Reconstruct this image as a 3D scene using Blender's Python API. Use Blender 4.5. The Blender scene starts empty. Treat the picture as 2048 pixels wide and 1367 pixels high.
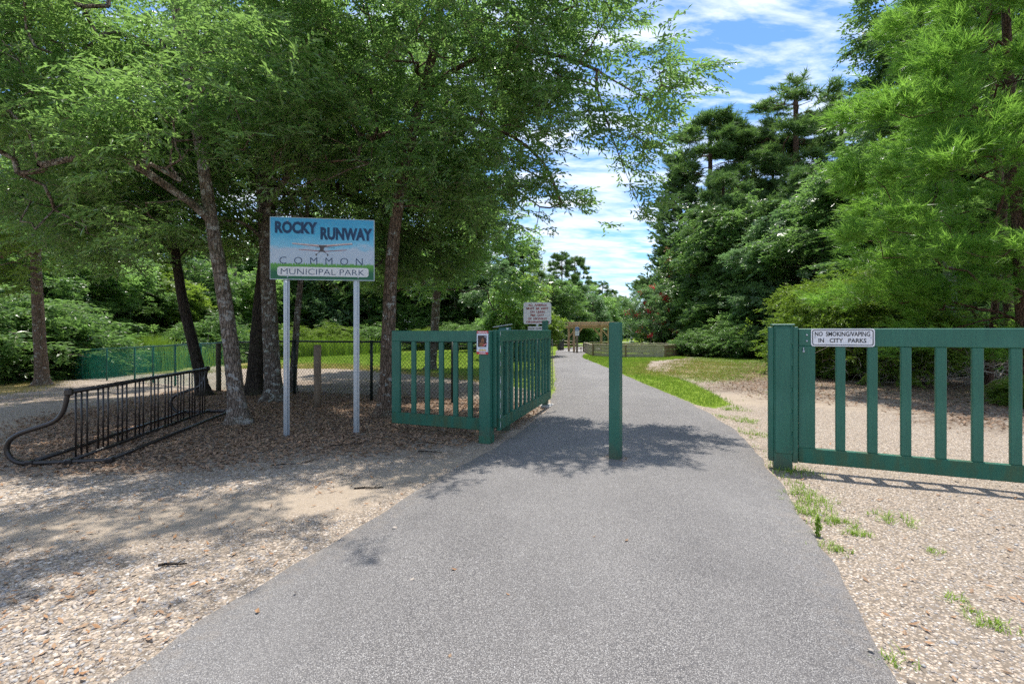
import bpy, bmesh, math, random
import numpy as np
from mathutils import Vector, Matrix

# ---------------------------------------------------------------- camera, world, sun, exposure
SC = bpy.context.scene
COL = SC.collection
F, H, HY, CX = 967.0, 1.45, 661.0, 1024.0      # focal length and horizon in pixels of the 2048 px photograph, eye height in m
cam_d = bpy.data.cameras.new('camera')
cam = bpy.data.objects.new('camera', cam_d)
COL.objects.link(cam)
cam.location = (0, 0, H)
cam.rotation_euler = (math.radians(90), 0, 0)
cam_d.sensor_width = 36.0
cam_d.lens = 36.0 * F / 2048.0
cam_d.shift_y = -(683.5 - HY) / 2048.0
cam_d.clip_start = 0.05
cam_d.clip_end = 3000
SC.camera = cam

SUN_EL, SUN_AZ = math.radians(80), math.radians(12)     # azimuth clockwise from +Y
world = bpy.data.worlds.new('World')
SC.world = world
world.use_nodes = True
wt = world.node_tree
wt.nodes.clear()
def wn(t, **k):
    n = wt.nodes.new(t)
    for a, b in k.items():
        setattr(n, a, b)
    return n
wout = wn('ShaderNodeOutputWorld')
wbg = wn('ShaderNodeBackground')
wbg.inputs['Strength'].default_value = 0.15
sky = wn('ShaderNodeTexSky', sky_type='NISHITA', sun_disc=False)
sky.sun_elevation = SUN_EL
sky.sun_rotation = SUN_AZ
sky.air_density = 1.0
sky.dust_density = 0.6
sky.ozone_density = 2.5
tc = wn('ShaderNodeTexCoord')
sep = wn('ShaderNodeSeparateXYZ')
wt.links.new(tc.outputs['Generated'], sep.inputs[0])
def wmath(op, a, b=None, c=None, clamp=False):
    n = wn('ShaderNodeMath', operation=op)
    n.use_clamp = clamp
    for i, v in enumerate((a, b, c)):
        if v is None:
            continue
        if isinstance(v, (int, float)):
            n.inputs[i].default_value = v
        else:
            wt.links.new(v, n.inputs[i])
    return n.outputs[0]
zz = wmath('ADD', wmath('MAXIMUM', sep.outputs[2], 0.0), 0.22)
comb = wn('ShaderNodeCombineXYZ')
wt.links.new(wmath('DIVIDE', sep.outputs[0], zz), comb.inputs[0])
wt.links.new(wmath('DIVIDE', sep.outputs[1], zz), comb.inputs[1])
def cloud_noise(scale, rot, stretch, detail, rough, off):
    mp = wn('ShaderNodeMapping')
    mp.inputs['Rotation'].default_value = (0, 0, math.radians(rot))
    mp.inputs['Scale'].default_value = stretch
    mp.inputs['Location'].default_value = off
    wt.links.new(comb.outputs[0], mp.inputs[0])
    n = wn('ShaderNodeTexNoise')
    n.inputs['Scale'].default_value = scale
    n.inputs['Detail'].default_value = detail
    n.inputs['Roughness'].default_value = rough
    n.inputs['Distortion'].default_value = 0.25
    wt.links.new(mp.outputs[0], n.inputs['Vector'])
    return n.outputs['Fac']
c1 = cloud_noise(3.6, -32, (1.0, 2.4, 1), 9, 0.62, (3.1, 1.7, 0))
c2 = cloud_noise(0.9, 20, (1, 1.3, 1), 3, 0.5, (7.3, 2.2, 0))
csum = wmath('ADD', wmath('MULTIPLY', c1, 1.0), wmath('MULTIPLY', c2, 0.55))
cmask = wmath('MULTIPLY', wmath('SUBTRACT', csum, 0.655), 3.3, clamp=True)
cmask = wmath('SMOOTH_MIN', cmask, 0.93, 0.15)
cmix = wn('ShaderNodeMix', data_type='RGBA')
shade_r = wn('ShaderNodeMix', data_type='RGBA')         # thick parts a little greyer
shade_r.inputs[6].default_value = (3.35, 3.45, 3.6, 1)
shade_r.inputs[7].default_value = (2.0, 2.15, 2.4, 1)
wt.links.new(wmath('MULTIPLY', wmath('SUBTRACT', c2, 0.42), 3.0, clamp=True), shade_r.inputs[0])
skyt = wn('ShaderNodeMix', data_type='RGBA', blend_type='MULTIPLY')
skyt.inputs[0].default_value = 1.0
skyt.inputs[7].default_value = (0.33, 0.45, 0.57, 1)
wt.links.new(sky.outputs[0], skyt.inputs[6])
wt.links.new(cmask, cmix.inputs[0])
wt.links.new(skyt.outputs[2], cmix.inputs[6])
wt.links.new(shade_r.outputs[2], cmix.inputs[7])
wt.links.new(cmix.outputs[2], wbg.inputs['Color'])
wt.links.new(wbg.outputs[0], wout.inputs[0])

sun_d = bpy.data.lights.new('sun', 'SUN')
sun_d.energy = 2.2
sun_d.angle = math.radians(0.53)
sun_d.color = (1.0, 0.95, 0.87)
sun = bpy.data.objects.new('sun', sun_d)
COL.objects.link(sun)
sdir = Vector((math.sin(SUN_AZ) * math.cos(SUN_EL), math.cos(SUN_AZ) * math.cos(SUN_EL), math.sin(SUN_EL)))
sun.rotation_euler = sdir.to_track_quat('Z', 'Y').to_euler()
sun.location = (0, 0, 40)

SC.view_settings.view_transform = 'Standard'
SC.view_settings.look = 'None'
SC.view_settings.gamma = 1
SC.view_settings.use_curve_mapping = False
SC.view_settings.exposure = 1.55
SC.render.engine = 'CYCLES'
SC.cycles.use_denoising = False
SC.cycles.max_bounces = 9
SC.cycles.diffuse_bounces = 7
SC.cycles.glossy_bounces = 2
SC.cycles.transmission_bounces = 7
SC.cycles.transparent_max_bounces = 9
SC.cycles.caustics_reflective = False
SC.cycles.caustics_refractive = False
SC.cycles.use_light_tree = False
SC.cycles.sample_clamp_indirect = 6
SC.render.filter_size = 1.0

# ---------------------------------------------------------------- terrain height and photo-to-ground measuring
def g(x, y):
    x = np.asarray(x, float); y = np.asarray(y, float)
    z = -0.0085 * np.clip(y - 10, 0, 90) - 0.001 * np.clip(y - 100, 0, 300)
    z = z - 0.040 * np.clip(-x - 6, 0, 16) * np.clip((y - 4) / 8, 0, 1)
    return z
def gz(x, y):
    return float(g(x, y))
def at(px, py):
    """ground point seen at a photo pixel"""
    Y = 10.0
    for _ in range(60):
        X = (px - CX) * Y / F
        Yn = F * (H - gz(X, Y)) / max(py - HY, 6.0)
        Y = 0.5 * Y + 0.5 * min(Yn, 160)
    return np.array([(px - CX) * Y / F, Y, gz((px - CX) * Y / F, Y)])
def up(px, py, Y):
    return np.array([(px - CX) * Y / F, Y, H - (py - HY) * Y / F])

# ---------------------------------------------------------------- object helpers
def prop(o, label=None, cat=None, group=None, kind=None):
    if label: o['label'] = label
    if cat: o['category'] = cat
    if group: o['group'] = group
    if kind: o['kind'] = kind
    return o
def thing(name, label, cat, loc=(0, 0, 0), rz=0.0, group=None, scale=None):
    o = bpy.data.objects.new(name, None)
    COL.objects.link(o)
    o.empty_display_size = 0.2
    o.location = [float(v) for v in loc]
    o.rotation_euler = (0, 0, rz)
    if scale is not None:
        o.scale = scale if hasattr(scale, '__len__') else (scale,) * 3
    return prop(o, label, cat, group)
def link(name, me, parent=None, loc=None, rot=None, mat=None):
    o = bpy.data.objects.new(name, me)
    COL.objects.link(o)
    if parent is not None: o.parent = parent
    if loc is not None: o.location = [float(v) for v in loc]
    if rot is not None: o.rotation_euler = rot
    if mat is not None and not me.materials:
        me.materials.append(mat)
    return o
def bm_obj(name, bm, mat, parent=None, loc=None, rot=None, smooth=False):
    me = bpy.data.meshes.new(name)
    bmesh.ops.recalc_face_normals(bm, faces=bm.faces)
    bm.to_mesh(me); bm.free()
    if smooth:
        me.polygons.foreach_set('use_smooth', [True] * len(me.polygons))
    return link(name, me, parent, loc, rot, mat)
def bx(bm, size, loc=(0, 0, 0), rot=None, bev=0.0):
    m = Matrix.Translation(Vector([float(v) for v in loc]))
    if rot is not None:
        from mathutils import Euler
        m = m @ Euler(rot).to_matrix().to_4x4()
    m = m @ Matrix.Diagonal((float(size[0]), float(size[1]), float(size[2]), 1))
    r = bmesh.ops.create_cube(bm, size=1.0, matrix=m)
    if bev > 0:
        es = list({e for v in r['verts'] for e in v.link_edges})
        bmesh.ops.bevel(bm, geom=es, offset=bev, segments=1, affect='EDGES', clamp_overlap=True)
def box(name, size, loc, mat, parent=None, bev=0.004, rot=None, orot=None):
    bm = bmesh.new()
    bx(bm, size, (0, 0, 0), rot, bev)
    return bm_obj(name, bm, mat, parent, loc, orot)
def frames(P):
    P = np.asarray(P, float)
    T = np.gradient(P, axis=0)
    T /= np.linalg.norm(T, axis=1)[:, None] + 1e-9
    ref = np.array([0, 0, 1.0]) if abs(T[0][2]) < 0.9 else np.array([1.0, 0, 0])
    N = np.zeros_like(P)
    n = np.cross(T[0], ref); n /= np.linalg.norm(n)
    for i in range(len(P)):
        n = n - T[i] * np.dot(n, T[i])
        n /= np.linalg.norm(n) + 1e-9
        N[i] = n
    return T, N, np.cross(T, N)
def tube(P, R, sides=8, cap=True, wob=0.0, rng=None):
    """tube along a polyline -> verts, faces"""
    P = np.asarray(P, float); R = np.broadcast_to(np.asarray(R, float), (len(P),))
    T, N, B = frames(P)
    a = np.arange(sides) * 2 * np.pi / sides
    rr = np.ones((len(P), sides))
    if wob:
        base = 1 + wob * rng.standard_normal(sides)
        rr = rr * base[None, :] * (1 + wob * 0.5 * rng.standard_normal((len(P), sides)))
    V = P[:, None, :] + (R[:, None] * rr)[:, :, None] * (np.cos(a)[None, :, None] * N[:, None, :] + np.sin(a)[None, :, None] * B[:, None, :])
    V = V.reshape(-1, 3)
    i = np.arange(len(P) - 1)[:, None] * sides
    j = np.arange(sides)[None, :]
    k = (j + 1) % sides
    Fq = np.stack([i + j, i + k, i + sides + k, i + sides + j], -1).reshape(-1, 4)
    faces = Fq.tolist()
    if cap:
        faces.append(list(range(sides))[::-1])
        faces.append([(len(P) - 1) * sides + s for s in range(sides)])
    return V, faces
class MB:
    def __init__(s): s.V = []; s.F = []; s.n = 0
    def add(s, V, Fs):
        V = np.asarray(V, float)
        s.V.append(V)
        n = s.n
        s.F.extend([[i + n for i in f] for f in Fs])
        s.n += len(V)
        return s
    def tube(s, P, R, sides=8, cap=True, **k):
        return s.add(*tube(P, R, sides, cap, **k))
    def mesh(s, name, smooth=True):
        me = bpy.data.meshes.new(name)
        me.from_pydata(np.concatenate(s.V).tolist(), [], s.F)
        if smooth:
            me.polygons.foreach_set('use_smooth', [True] * len(me.polygons))
        return me
    def obj(s, name, mat, parent=None, smooth=True, **k):
        return link(name, s.mesh(name, smooth), parent, mat=mat, **k)
def big_mesh(name, V, Q, mats=None, midx=None, attrs=None, smooth=False):
    """fast mesh from arrays; Q (n,3) or (n,4), or a list of such arrays"""
    me = bpy.data.meshes.new(name)
    Qs = Q if isinstance(Q, list) else [Q]
    V = np.ascontiguousarray(V, dtype=np.float32)
    me.vertices.add(len(V)); me.vertices.foreach_set('co', V.ravel())
    li = np.concatenate([q.ravel() for q in Qs]).astype(np.int32)
    tot = np.concatenate([np.full(len(q), q.shape[1], np.int32) for q in Qs])
    st = np.concatenate([[0], np.cumsum(tot)[:-1]]).astype(np.int32)
    me.loops.add(len(li)); me.loops.foreach_set('vertex_index', li)
    me.polygons.add(len(tot)); me.polygons.foreach_set('loop_start', st); me.polygons.foreach_set('loop_total', tot)
    if midx is not None: me.polygons.foreach_set('material_index', midx.astype(np.int32))
    me.polygons.foreach_set('use_smooth', np.full(len(tot), bool(smooth)))
    for k, v in (attrs or {}).items():
        a = me.attributes.new(k, 'FLOAT', 'POINT')
        a.data.foreach_set('value', np.ascontiguousarray(v, dtype=np.float32))
    for m in mats or []: me.materials.append(m)
    me.update(calc_edges=True)
    return me

# ---------------------------------------------------------------- materials
class NT:
    def __init__(s, name):
        s.m = bpy.data.materials.new(name); s.m.use_nodes = True
        s.t = s.m.node_tree; s.t.nodes.clear()
        s.out = s.t.nodes.new('ShaderNodeOutputMaterial')
    def n(s, t, ins=None, **k):
        n = s.t.nodes.new(t)
        for a, b in k.items(): setattr(n, a, b)
        for a, v in (ins or {}).items(): s.set(n.inputs[a], v)
        return n
    def set(s, sock, v):
        if hasattr(v, 'is_output'): s.t.links.new(v, sock)
        elif hasattr(v, '__len__') and len(v) == 3 and sock.type == 'RGBA': sock.default_value = (*v, 1)
        else: sock.default_value = v
    def math(s, op, a, b=0.0, clamp=False, c=None):
        n = s.n('ShaderNodeMath', {0: a, 1: b}, operation=op, use_clamp=clamp)
        if c is not None: s.set(n.inputs[2], c)
        return n.outputs[0]
    def mix(s, f, a, b, blend='MIX'):
        n = s.n('ShaderNodeMix', data_type='RGBA', blend_type=blend)
        s.set(n.inputs[0], f); s.set(n.inputs[6], a); s.set(n.inputs[7], b)
        return n.outputs[2]
    def ramp(s, f, stops, interp='LINEAR'):
        n = s.n('ShaderNodeValToRGB'); r = n.color_ramp; r.interpolation = interp
        while len(r.elements) > 1: r.elements.remove(r.elements[-1])
        r.elements[0].position = stops[0][0]; r.elements[0].color = (*stops[0][1], 1)
        for p, c in stops[1:]:
            e = r.elements.new(p); e.color = (*c, 1)
        s.set(n.inputs[0], f)
        return n.outputs[0]
    def step(s, f, lo, hi):
        n = s.n('ShaderNodeMapRange', {0: f, 1: lo, 2: hi, 3: 0.0, 4: 1.0}); n.clamp = True
        return n.outputs[0]
    def pos(s, scale=(1, 1, 1), rot=(0, 0, 0)):
        tcn = s.n('ShaderNodeTexCoord')
        mp = s.n('ShaderNodeMapping', {0: tcn.outputs['Object']})
        mp.inputs['Scale'].default_value = scale; mp.inputs['Rotation'].default_value = rot
        return mp.outputs[0]
    def noise(s, sc=5, det=4, rough=0.55, vec=None, dist=0.0):
        n = s.n('ShaderNodeTexNoise', {'Scale': sc, 'Detail': det, 'Roughness': rough, 'Distortion': dist})
        s.set(n.inputs['Vector'], vec if vec is not None else s.pos())
        return n.outputs['Fac']
    def vor(s, sc=50, vec=None, feature='F1', rnd=1.0):
        n = s.n('ShaderNodeTexVoronoi', {'Scale': sc, 'Randomness': rnd}, feature=feature)
        s.set(n.inputs['Vector'], vec if vec is not None else s.pos())
        return n
    def attr(s, name):
        return s.n('ShaderNodeAttribute', attribute_name=name).outputs['Fac']
    def bump(s, h, strength=0.4, dist=0.01):
        return s.n('ShaderNodeBump', {'Strength': strength, 'Distance': dist, 'Height': h}).outputs[0]
    def finish(s, col, rough=0.8, normal=None, metallic=0.0, spec=0.4, **k):
        b = s.n('ShaderNodeBsdfPrincipled', {'Base Color': col, 'Roughness': rough, 'Metallic': metallic, 'Specular IOR Level': spec})
        if normal is not None: s.set(b.inputs['Normal'], normal)
        s.t.links.new(b.outputs[0], s.out.inputs[0])
        return s.m
def simple(name, col, rough=0.6, metallic=0.0, var=0.25, sc=20, bump=0.15, spec=0.4):
    t = NT(name)
    nz = t.noise(sc, 5)
    c = t.mix(t.step(nz, 0.3, 0.7), tuple(v * (1 - var) for v in col), tuple(min(1, v * (1 + var)) for v in col))
    return t.finish(c, rough, t.bump(nz, bump, 0.003), metallic, spec)
def leaf_mat(name, ca, cb, trans=0.35, rough=0.45, tcol=None, spec=0.4):
    t = NT(name)
    oi = t.n('ShaderNodeObjectInfo').outputs['Random']
    k = t.math('ADD', t.math('MULTIPLY', t.attr('tint'), 0.72), t.math('MULTIPLY', oi, 0.34))
    c = t.mix(k, ca, cb)
    b = t.n('ShaderNodeBsdfPrincipled', {'Base Color': c, 'Roughness': rough, 'Specular IOR Level': spec})
    tr = t.n('ShaderNodeBsdfTranslucent', {'Color': t.mix(0.55, c, tcol or tuple(min(1, v * 3) for v in cb))})
    mx = t.n('ShaderNodeMixShader', {0: trans, 1: b.outputs[0], 2: tr.outputs[0]})
    t.t.links.new(mx.outputs[0], t.out.inputs[0])
    return t.m
def bark_mat(name, dark, light, lichen=0.0, lcol=(0.42, 0.44, 0.40)):
    t = NT(name)
    v = t.pos((1, 1, 0.22))
    a = t.noise(34, 7, 0.65, v, 0.4)
    v2 = t.vor(26, t.pos((1, 1, 0.3)), 'DISTANCE_TO_EDGE').outputs[0]
    c = t.mix(t.step(a, 0.35, 0.68), dark, light)
    c = t.mix(t.step(v2, 0.0, 0.12), tuple(x * 0.35 for x in dark), c)
    if lichen:
        l = t.noise(7, 8, 0.72, t.pos((1, 1, 1.3)))
        c = t.mix(t.math('MULTIPLY', t.step(l, 0.62 - lichen * 0.14, 0.66 - lichen * 0.14), 0.75), c, lcol)
    mo = t.noise(2.2, 3)
    c = t.mix(t.math('MULTIPLY', t.step(mo, 0.52, 0.75), 0.4), c, (0.06, 0.07, 0.03))
    h = t.math('ADD', t.step(v2, 0.0, 0.2), a)
    return t.finish(c, 0.92, t.bump(h, 0.9, 0.012), 0, 0.2)

def ground_material():
    t = NT('ground')
    P = t.pos()
    edge = t.math('MULTIPLY', t.math('SUBTRACT', t.noise(6.5, 6, 0.7), 0.5), 1.1)
    edge2 = t.math('MULTIPLY', t.math('SUBTRACT', t.noise(22, 5, 0.7), 0.5), 0.9)
    jit = t.math('ADD', edge, edge2)
    big_n = t.math('MULTIPLY', t.math('SUBTRACT', t.noise(.8, 5, .65, t.pos((.6, 1.5, 1))), 0.5), 1.5)
    def mask(a, lo=0.42, hi=0.58): return t.step(t.math('ADD', t.attr(a), jit), lo, hi)
    # fine gravel
    v1 = t.vor(75, P); v2 = t.vor(34, P); v3 = t.vor(170, P)
    def stones(v):
        r = t.n('ShaderNodeSeparateColor', {0: v.outputs['Color']}).outputs[0]
        return t.ramp(r, [(0, (.20, .16, .125)), (.16, (.36, .29, .22)), (.42, (.46, .37, .285)), (.66, (.56, .47, .38)), (.83, (.31, .285, .27)), (.95, (.68, .62, .55))], 'CONSTANT')
    sand = t.mix(t.noise(2.2, 6, 0.65), (.335, .27, .20), (.47, .385, .295))
    sand = t.mix(t.step(t.noise(110, 3, 0.7), 0.45, 0.72), sand, (.25, .205, .155))
    gap = t.mix(t.noise(14, 4, .7), (.10, .082, .065), (.30, .245, .19))
    g1 = t.mix(t.step(v1.outputs[0], 0.36, 0.66), stones(v1), gap)
    g2 = t.mix(t.step(v2.outputs[0], 0.34, 0.62), stones(v2), g1)
    big = t.step(t.math('ADD', t.attr('pebble'), jit), 0.45, 0.75)
    grav = t.mix(big, g1, g2)
    grav = t.mix(t.step(t.math('ADD', t.attr('sandy'), edge), 0.35, 0.8), grav, t.mix(0.22, sand, g1))
    # leaf litter
    lv = t.vor(46, t.pos((1, .55, 1), (0, 0, .5))); lv2 = t.vor(40, t.pos((.5, 1, 1), (0, 0, -.7)))
    lr = t.n('ShaderNodeSeparateColor', {0: lv.outputs['Color']}).outputs[1]
    lr2 = t.n('ShaderNodeSeparateColor', {0: lv2.outputs['Color']}).outputs[1]
    L = [(0, (.06, .044, .033)), (.22, (.15, .098, .064)), (.45, (.23, .155, .10)), (.6, (.10, .075, .057)), (.72, (.31, .215, .14)), (.82, (.36, .32, .27)), (.93, (.44, .41, .37))]
    lit = t.mix(0.5, t.ramp(lr, L, 'CONSTANT'), t.ramp(lr2, L, 'CONSTANT'))
    lit = t.mix(t.step(t.noise(9, 5, .7), .42, .6), lit, t.mix(.5, lit, (.06, .045, .035)))
    # grass
    gn = t.noise(5, 6, 0.7); gf = t.noise(130, 3, 0.7)
    gr = t.mix(t.step(gn, .35, .68), (.12, .19, .014), (.21, .29, .03))
    gr = t.mix(t.math('MULTIPLY', t.step(gf, .4, .65), .45), gr, (.035, .06, .010))
    dry = t.mix(t.step(t.noise(8, 5, .7), .35, .65), (.33, .25, .08), (.24, .17, .09))
    gr = t.mix(t.step(t.math('ADD', t.attr('dry'), jit), .3, .75), gr, dry)
    c = t.mix(t.math('MULTIPLY', t.step(t.math('ADD', t.math('ADD', t.attr('litter'), jit), big_n), .30, .75), .9), grav, lit)
    c = t.mix(mask('lawn'), c, gr)
    h1 = t.math('MULTIPLY', t.step(v1.outputs[0], 0.0, .6), -1.0)
    h2 = t.math('MULTIPLY', t.math('MULTIPLY', t.step(v2.outputs[0], 0.0, .6), -2.2), big)
    h = t.math('ADD', t.math('ADD', h1, h2), t.math('MULTIPLY', lr, t.attr('litter')))
    h = t.math('ADD', h, t.math('MULTIPLY', gf, 0.8))
    return t.finish(c, 0.95, t.bump(h, 0.75, 0.006), 0, 0.15)

def asphalt_material():
    t = NT('asphalt')
    P = t.pos()
    v = t.vor(190, P); r = t.n('ShaderNodeSeparateColor', {0: v.outputs['Color']}).outputs[0]
    v2 = t.vor(340, P); r2 = t.n('ShaderNodeSeparateColor', {0: v2.outputs['Color']}).outputs[0]
    base = t.ramp(r, [(0, (.13, .120, .112)), (.28, (.24, .225, .212)), (.6, (.345, .325, .307)), (.82, (.45, .43, .405)), (.965, (.60, .59, .57))], 'CONSTANT')
    f = t.ramp(r2, [(0, (.15, .139, .132)), (.5, (.30, .282, .268)), (.85, (.46, .435, .41))], 'CONSTANT')
    c = t.mix(.34, base, f)
    c = t.mix(t.step(v.outputs[0], .38, .66), c, (.10, .095, .095))
    st = t.noise(1.1, 7, .65)
    c = t.mix(t.math('MULTIPLY', t.step(st, .46, .74), .42), c, (.10, .095, .095))
    lt = t.noise(.5, 5, .6, t.pos((1, .4, 1)))
    c = t.mix(t.math('MULTIPLY', t.step(lt, .45, .75), .30), c, (.36, .345, .33))
    # dusty, sandy wear towards the edges
    ed = t.step(t.math('ADD', t.attr('edge'), t.math('MULTIPLY', t.math('SUBTRACT', t.noise(14, 6, .7), .5), .5)), .86, 1.06)
    c = t.mix(t.math('MULTIPLY', ed, .5), c, (.30, .25, .20))
    h = t.math('ADD', t.math('MULTIPLY', v.outputs[0], -1.0), t.math('MULTIPLY', v2.outputs[0], -.6))
    return t.finish(c, 0.88, t.bump(h, 0.8, 0.004), 0, 0.3)

def green_paint():
    t = NT('green_paint')
    n1 = t.noise(3.0, 5, .6, t.pos((1, 1, .35)))
    c = t.mix(t.step(n1, .3, .7), (.016, .108, .068), (.027, .145, .096))
    grain = t.noise(60, 5, .7, t.pos((1, 1, .06)))
    c = t.mix(t.math('MULTIPLY', t.step(grain, .42, .72), .5), c, (.010, .070, .050))
    fade = t.noise(1.7, 6, .65)
    c = t.mix(t.math('MULTIPLY', t.step(fade, .5, .72), .38), c, (.055, .165, .125))
    sc_ = t.noise(18, 8, .75)
    c = t.mix(t.step(sc_, .755, .77), c, (.34, .36, .33))
    gp = t.n('ShaderNodeSeparateXYZ', {0: t.n('ShaderNodeNewGeometry').outputs['Position']}).outputs[2]
    splash = t.math('MULTIPLY', t.step(t.math('ADD', t.math('MULTIPLY', gp, -1.0), t.math('MULTIPLY', t.noise(12, 6, .7), .5)), .02, .22), .6)
    c = t.mix(splash, c, (.085, .080, .045))
    h = t.math('ADD', grain, t.math('MULTIPLY', n1, .4))
    return t.finish(c, .46, t.bump(h, .25, .003), 0, .45)
def green_paint_stained():
    """the same paint with mildew and rust-brown run marks (bottom rails)"""
    t = NT('green_paint_mildewed')
    n1 = t.noise(3.0, 5, .6)
    c = t.mix(t.step(n1, .3, .7), (.016, .100, .062), (.026, .134, .086))
    st = t.noise(9, 6, .7, t.pos((1, 1, .25)))
    c = t.mix(t.math('MULTIPLY', t.step(st, .44, .66), .75), c, (.062, .088, .035))
    sc_ = t.noise(22, 8, .75)
    c = t.mix(t.step(sc_, .72, .74), c, (.30, .33, .27))
    return t.finish(c, .6, t.bump(st, .3, .003), 0, .35)
def wood_mat(name, ca, cb, axis=0, rough=.85):
    t = NT(name)
    s = [9, 9, 9]; s[axis] = .6
    a = t.noise(6, 7, .65, t.pos(tuple(s)), .3)
    b = t.noise(3, 4)
    c = t.mix(t.step(a, .3, .7), ca, cb)
    c = t.mix(t.math('MULTIPLY', t.step(b, .45, .7), .4), c, tuple(v * .5 for v in ca))
    return t.finish(c, rough, t.bump(a, .5, .004), 0, .25)

M = {}
M['ground'] = ground_material()
M['asphalt'] = asphalt_material()
M['green'] = green_paint()
M['green_st'] = green_paint_stained()
M['bark_grey'] = bark_mat('bark_grey', (.095, .072, .056), (.24, .20, .165), .55)
M['bark_mottled'] = bark_mat('bark_mottled', (.12, .088, .067), (.31, .25, .20), .62, (.40, .39, .36))
M['bark_dark'] = bark_mat('bark_dark', (.028, .022, .017), (.075, .058, .045), .0)
M['bark_brown'] = bark_mat('bark_brown', (.105, .070, .048), (.25, .18, .13), .35)
M['bark_pine'] = bark_mat('bark_pine', (.085, .045, .03), (.20, .125, .085), .0)
M['twig'] = simple('twig', (.20, .165, .13), .9, var=.3, sc=60)
M['leaf_oak'] = leaf_mat('leaf_oak', (.044, .104, .032), (.165, .238, .068), .55, .28, (.44, .76, .17), .8)
M['leaf_oak_light'] = leaf_mat('leaf_oak_light', (.075, .135, .022), (.16, .235, .04), .5, .42, (.36, .55, .06), .5)
M['leaf_dark'] = leaf_mat('leaf_dark', (.042, .100, .032), (.135, .210, .062), .45, .32, (.32, .58, .12), .45)
M['leaf_teal'] = leaf_mat('leaf_teal', (.058, .130, .054), (.165, .25, .105), .42, .32, (.30, .54, .16), .6)
M['leaf_yellow'] = leaf_mat('leaf_yellow', (.065, .135, .018), (.175, .25, .03), .42, .45, (.34, .55, .05), .45)
M['needle'] = leaf_mat('needle', (.066, .172, .022), (.200, .335, .050), .50, .38, (.42, .78, .11), .45)
M['needle_dark'] = leaf_mat('needle_dark', (.060, .130, .045), (.155, .240, .075), .36, .45, (.24, .44, .07), .4)
M['vine_red'] = leaf_mat('vine_red', (.20, .075, .02), (.30, .14, .03), .35, .5, (.5, .2, .05))
M['flower_red'] = leaf_mat('flower_red', (.55, .012, .04), (.75, .05, .08), .3, .5, (.8, .05, .08))
M['grass'] = leaf_mat('grass', (.10, .19, .015), (.20, .31, .03), .35, .5, (.33, .5, .04))
M['grass_dry'] = leaf_mat('grass_dry', (.24, .22, .05), (.36, .28, .10), .35, .6, (.45, .38, .12))
M['weed'] = leaf_mat('weed', (.14, .24, .02), (.28, .40, .05), .38, .5, (.3, .5, .04))
M['litter'] = leaf_mat('fallen_leaf', (.10, .062, .040), (.46, .30, .19), .12, .7, (.35, .18, .08), .3)
M['litter_pale'] = leaf_mat('fallen_leaf_pale', (.30, .22, .15), (.42, .21, .09), .12, .7, (.35, .2, .1), .3)
M['rack'] = simple('rack_brown_metal', (.022, .017, .015), .34, .0, .25, 14, .1, .5)
M['galv'] = simple('galvanised_steel', (.42, .45, .48), .42, .75, .12, 30, .08)
M['white_sign'] = simple('weathered_white_sign', (.60, .60, .58), .5, 0, .12, 14, .05)
M['white_new'] = simple('white_sign_face', (.70, .70, .72), .45, 0, .05, 14, .03)
M['black_ink'] = simple('black_ink', (.014, .014, .016), .55, 0, .1, 30, 0)
M['red_ink'] = simple('faded_red_ink', (.28, .032, .03), .6, 0, .3, 50, 0)
M['navy'] = simple('navy_ink', (.006, .035, .085), .55, 0, .15, 30, 0)
M['navy_soft'] = simple('navy_shadow_ink', (.07, .22, .37), .6, 0, .1, 30, 0)
M['red'] = simple('red_print', (.52, .02, .03), .5, 0, .08, 30, 0)
M['yellow'] = simple('yellow_print', (.65, .38, .03), .5, 0, .08, 30, 0)
M['paper'] = simple('poster_paper', (.62, .66, .72), .5, 0, .05, 30, 0)
M['photo_dark'] = simple('photo_print_dark', (.045, .025, .022), .5, 0, .5, 60, 0)
M['photo_tan'] = simple('photo_print_brown', (.24, .10, .045), .5, 0, .45, 80, 0)
M['photo_grey'] = simple('photo_print_grey', (.30, .30, .33), .5, 0, .3, 80, 0)
M['chip'] = simple('bare_white_primer', (.62, .64, .66), .7, 0, .12, 60, .2)
M['black_coat'] = simple('black_vinyl_coat', (.010, .018, .014), .5, 0, .2, 30, .05)
M['green_coat'] = simple('green_vinyl_coat', (.010, .20, .135), .45, 0, .2, 30, .05)
M['green_coat_dk'] = simple('dark_green_vinyl_coat', (.008, .075, .055), .45, 0, .2, 30, .05)
M['wood_grey'] = wood_mat('weathered_post_wood', (.15, .11, .075), (.27, .21, .15), 2)
M['wood_dark'] = wood_mat('mossy_post_wood', (.055, .05, .032), (.11, .095, .06), 2)
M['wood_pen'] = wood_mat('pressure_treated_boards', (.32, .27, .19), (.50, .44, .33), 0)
M['wood_pen_dk'] = wood_mat('dark_boards_shade_in_colour', (.16, .11, .07), (.27, .19, .125), 0)  # darker wood for legs and posts; on a pen wall, shade put into colour
M['wood_cedar'] = wood_mat('cedar_timber', (.42, .26, .15), (.58, .40, .24), 0)
M['concrete'] = simple('concrete', (.46, .44, .41), .9, 0, .12, 8, .1)
M['dark_plastic'] = simple('dark_grey_plastic', (.025, .027, .03), .5, 0, .15, 20, .05)
M['white_paint'] = simple('white_paint', (.72, .72, .70), .5, 0, .08, 20, .03)
M['blue_print'] = simple('blue_print', (.02, .10, .30), .5, 0, .1, 20, 0)
M['orange'] = simple('orange_plastic', (.65, .20, .03), .5, 0, .1, 20, 0)
M['steel'] = simple('dull_steel_chain', (.20, .21, .22), .4, .8, .3, 60, .1)
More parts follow.
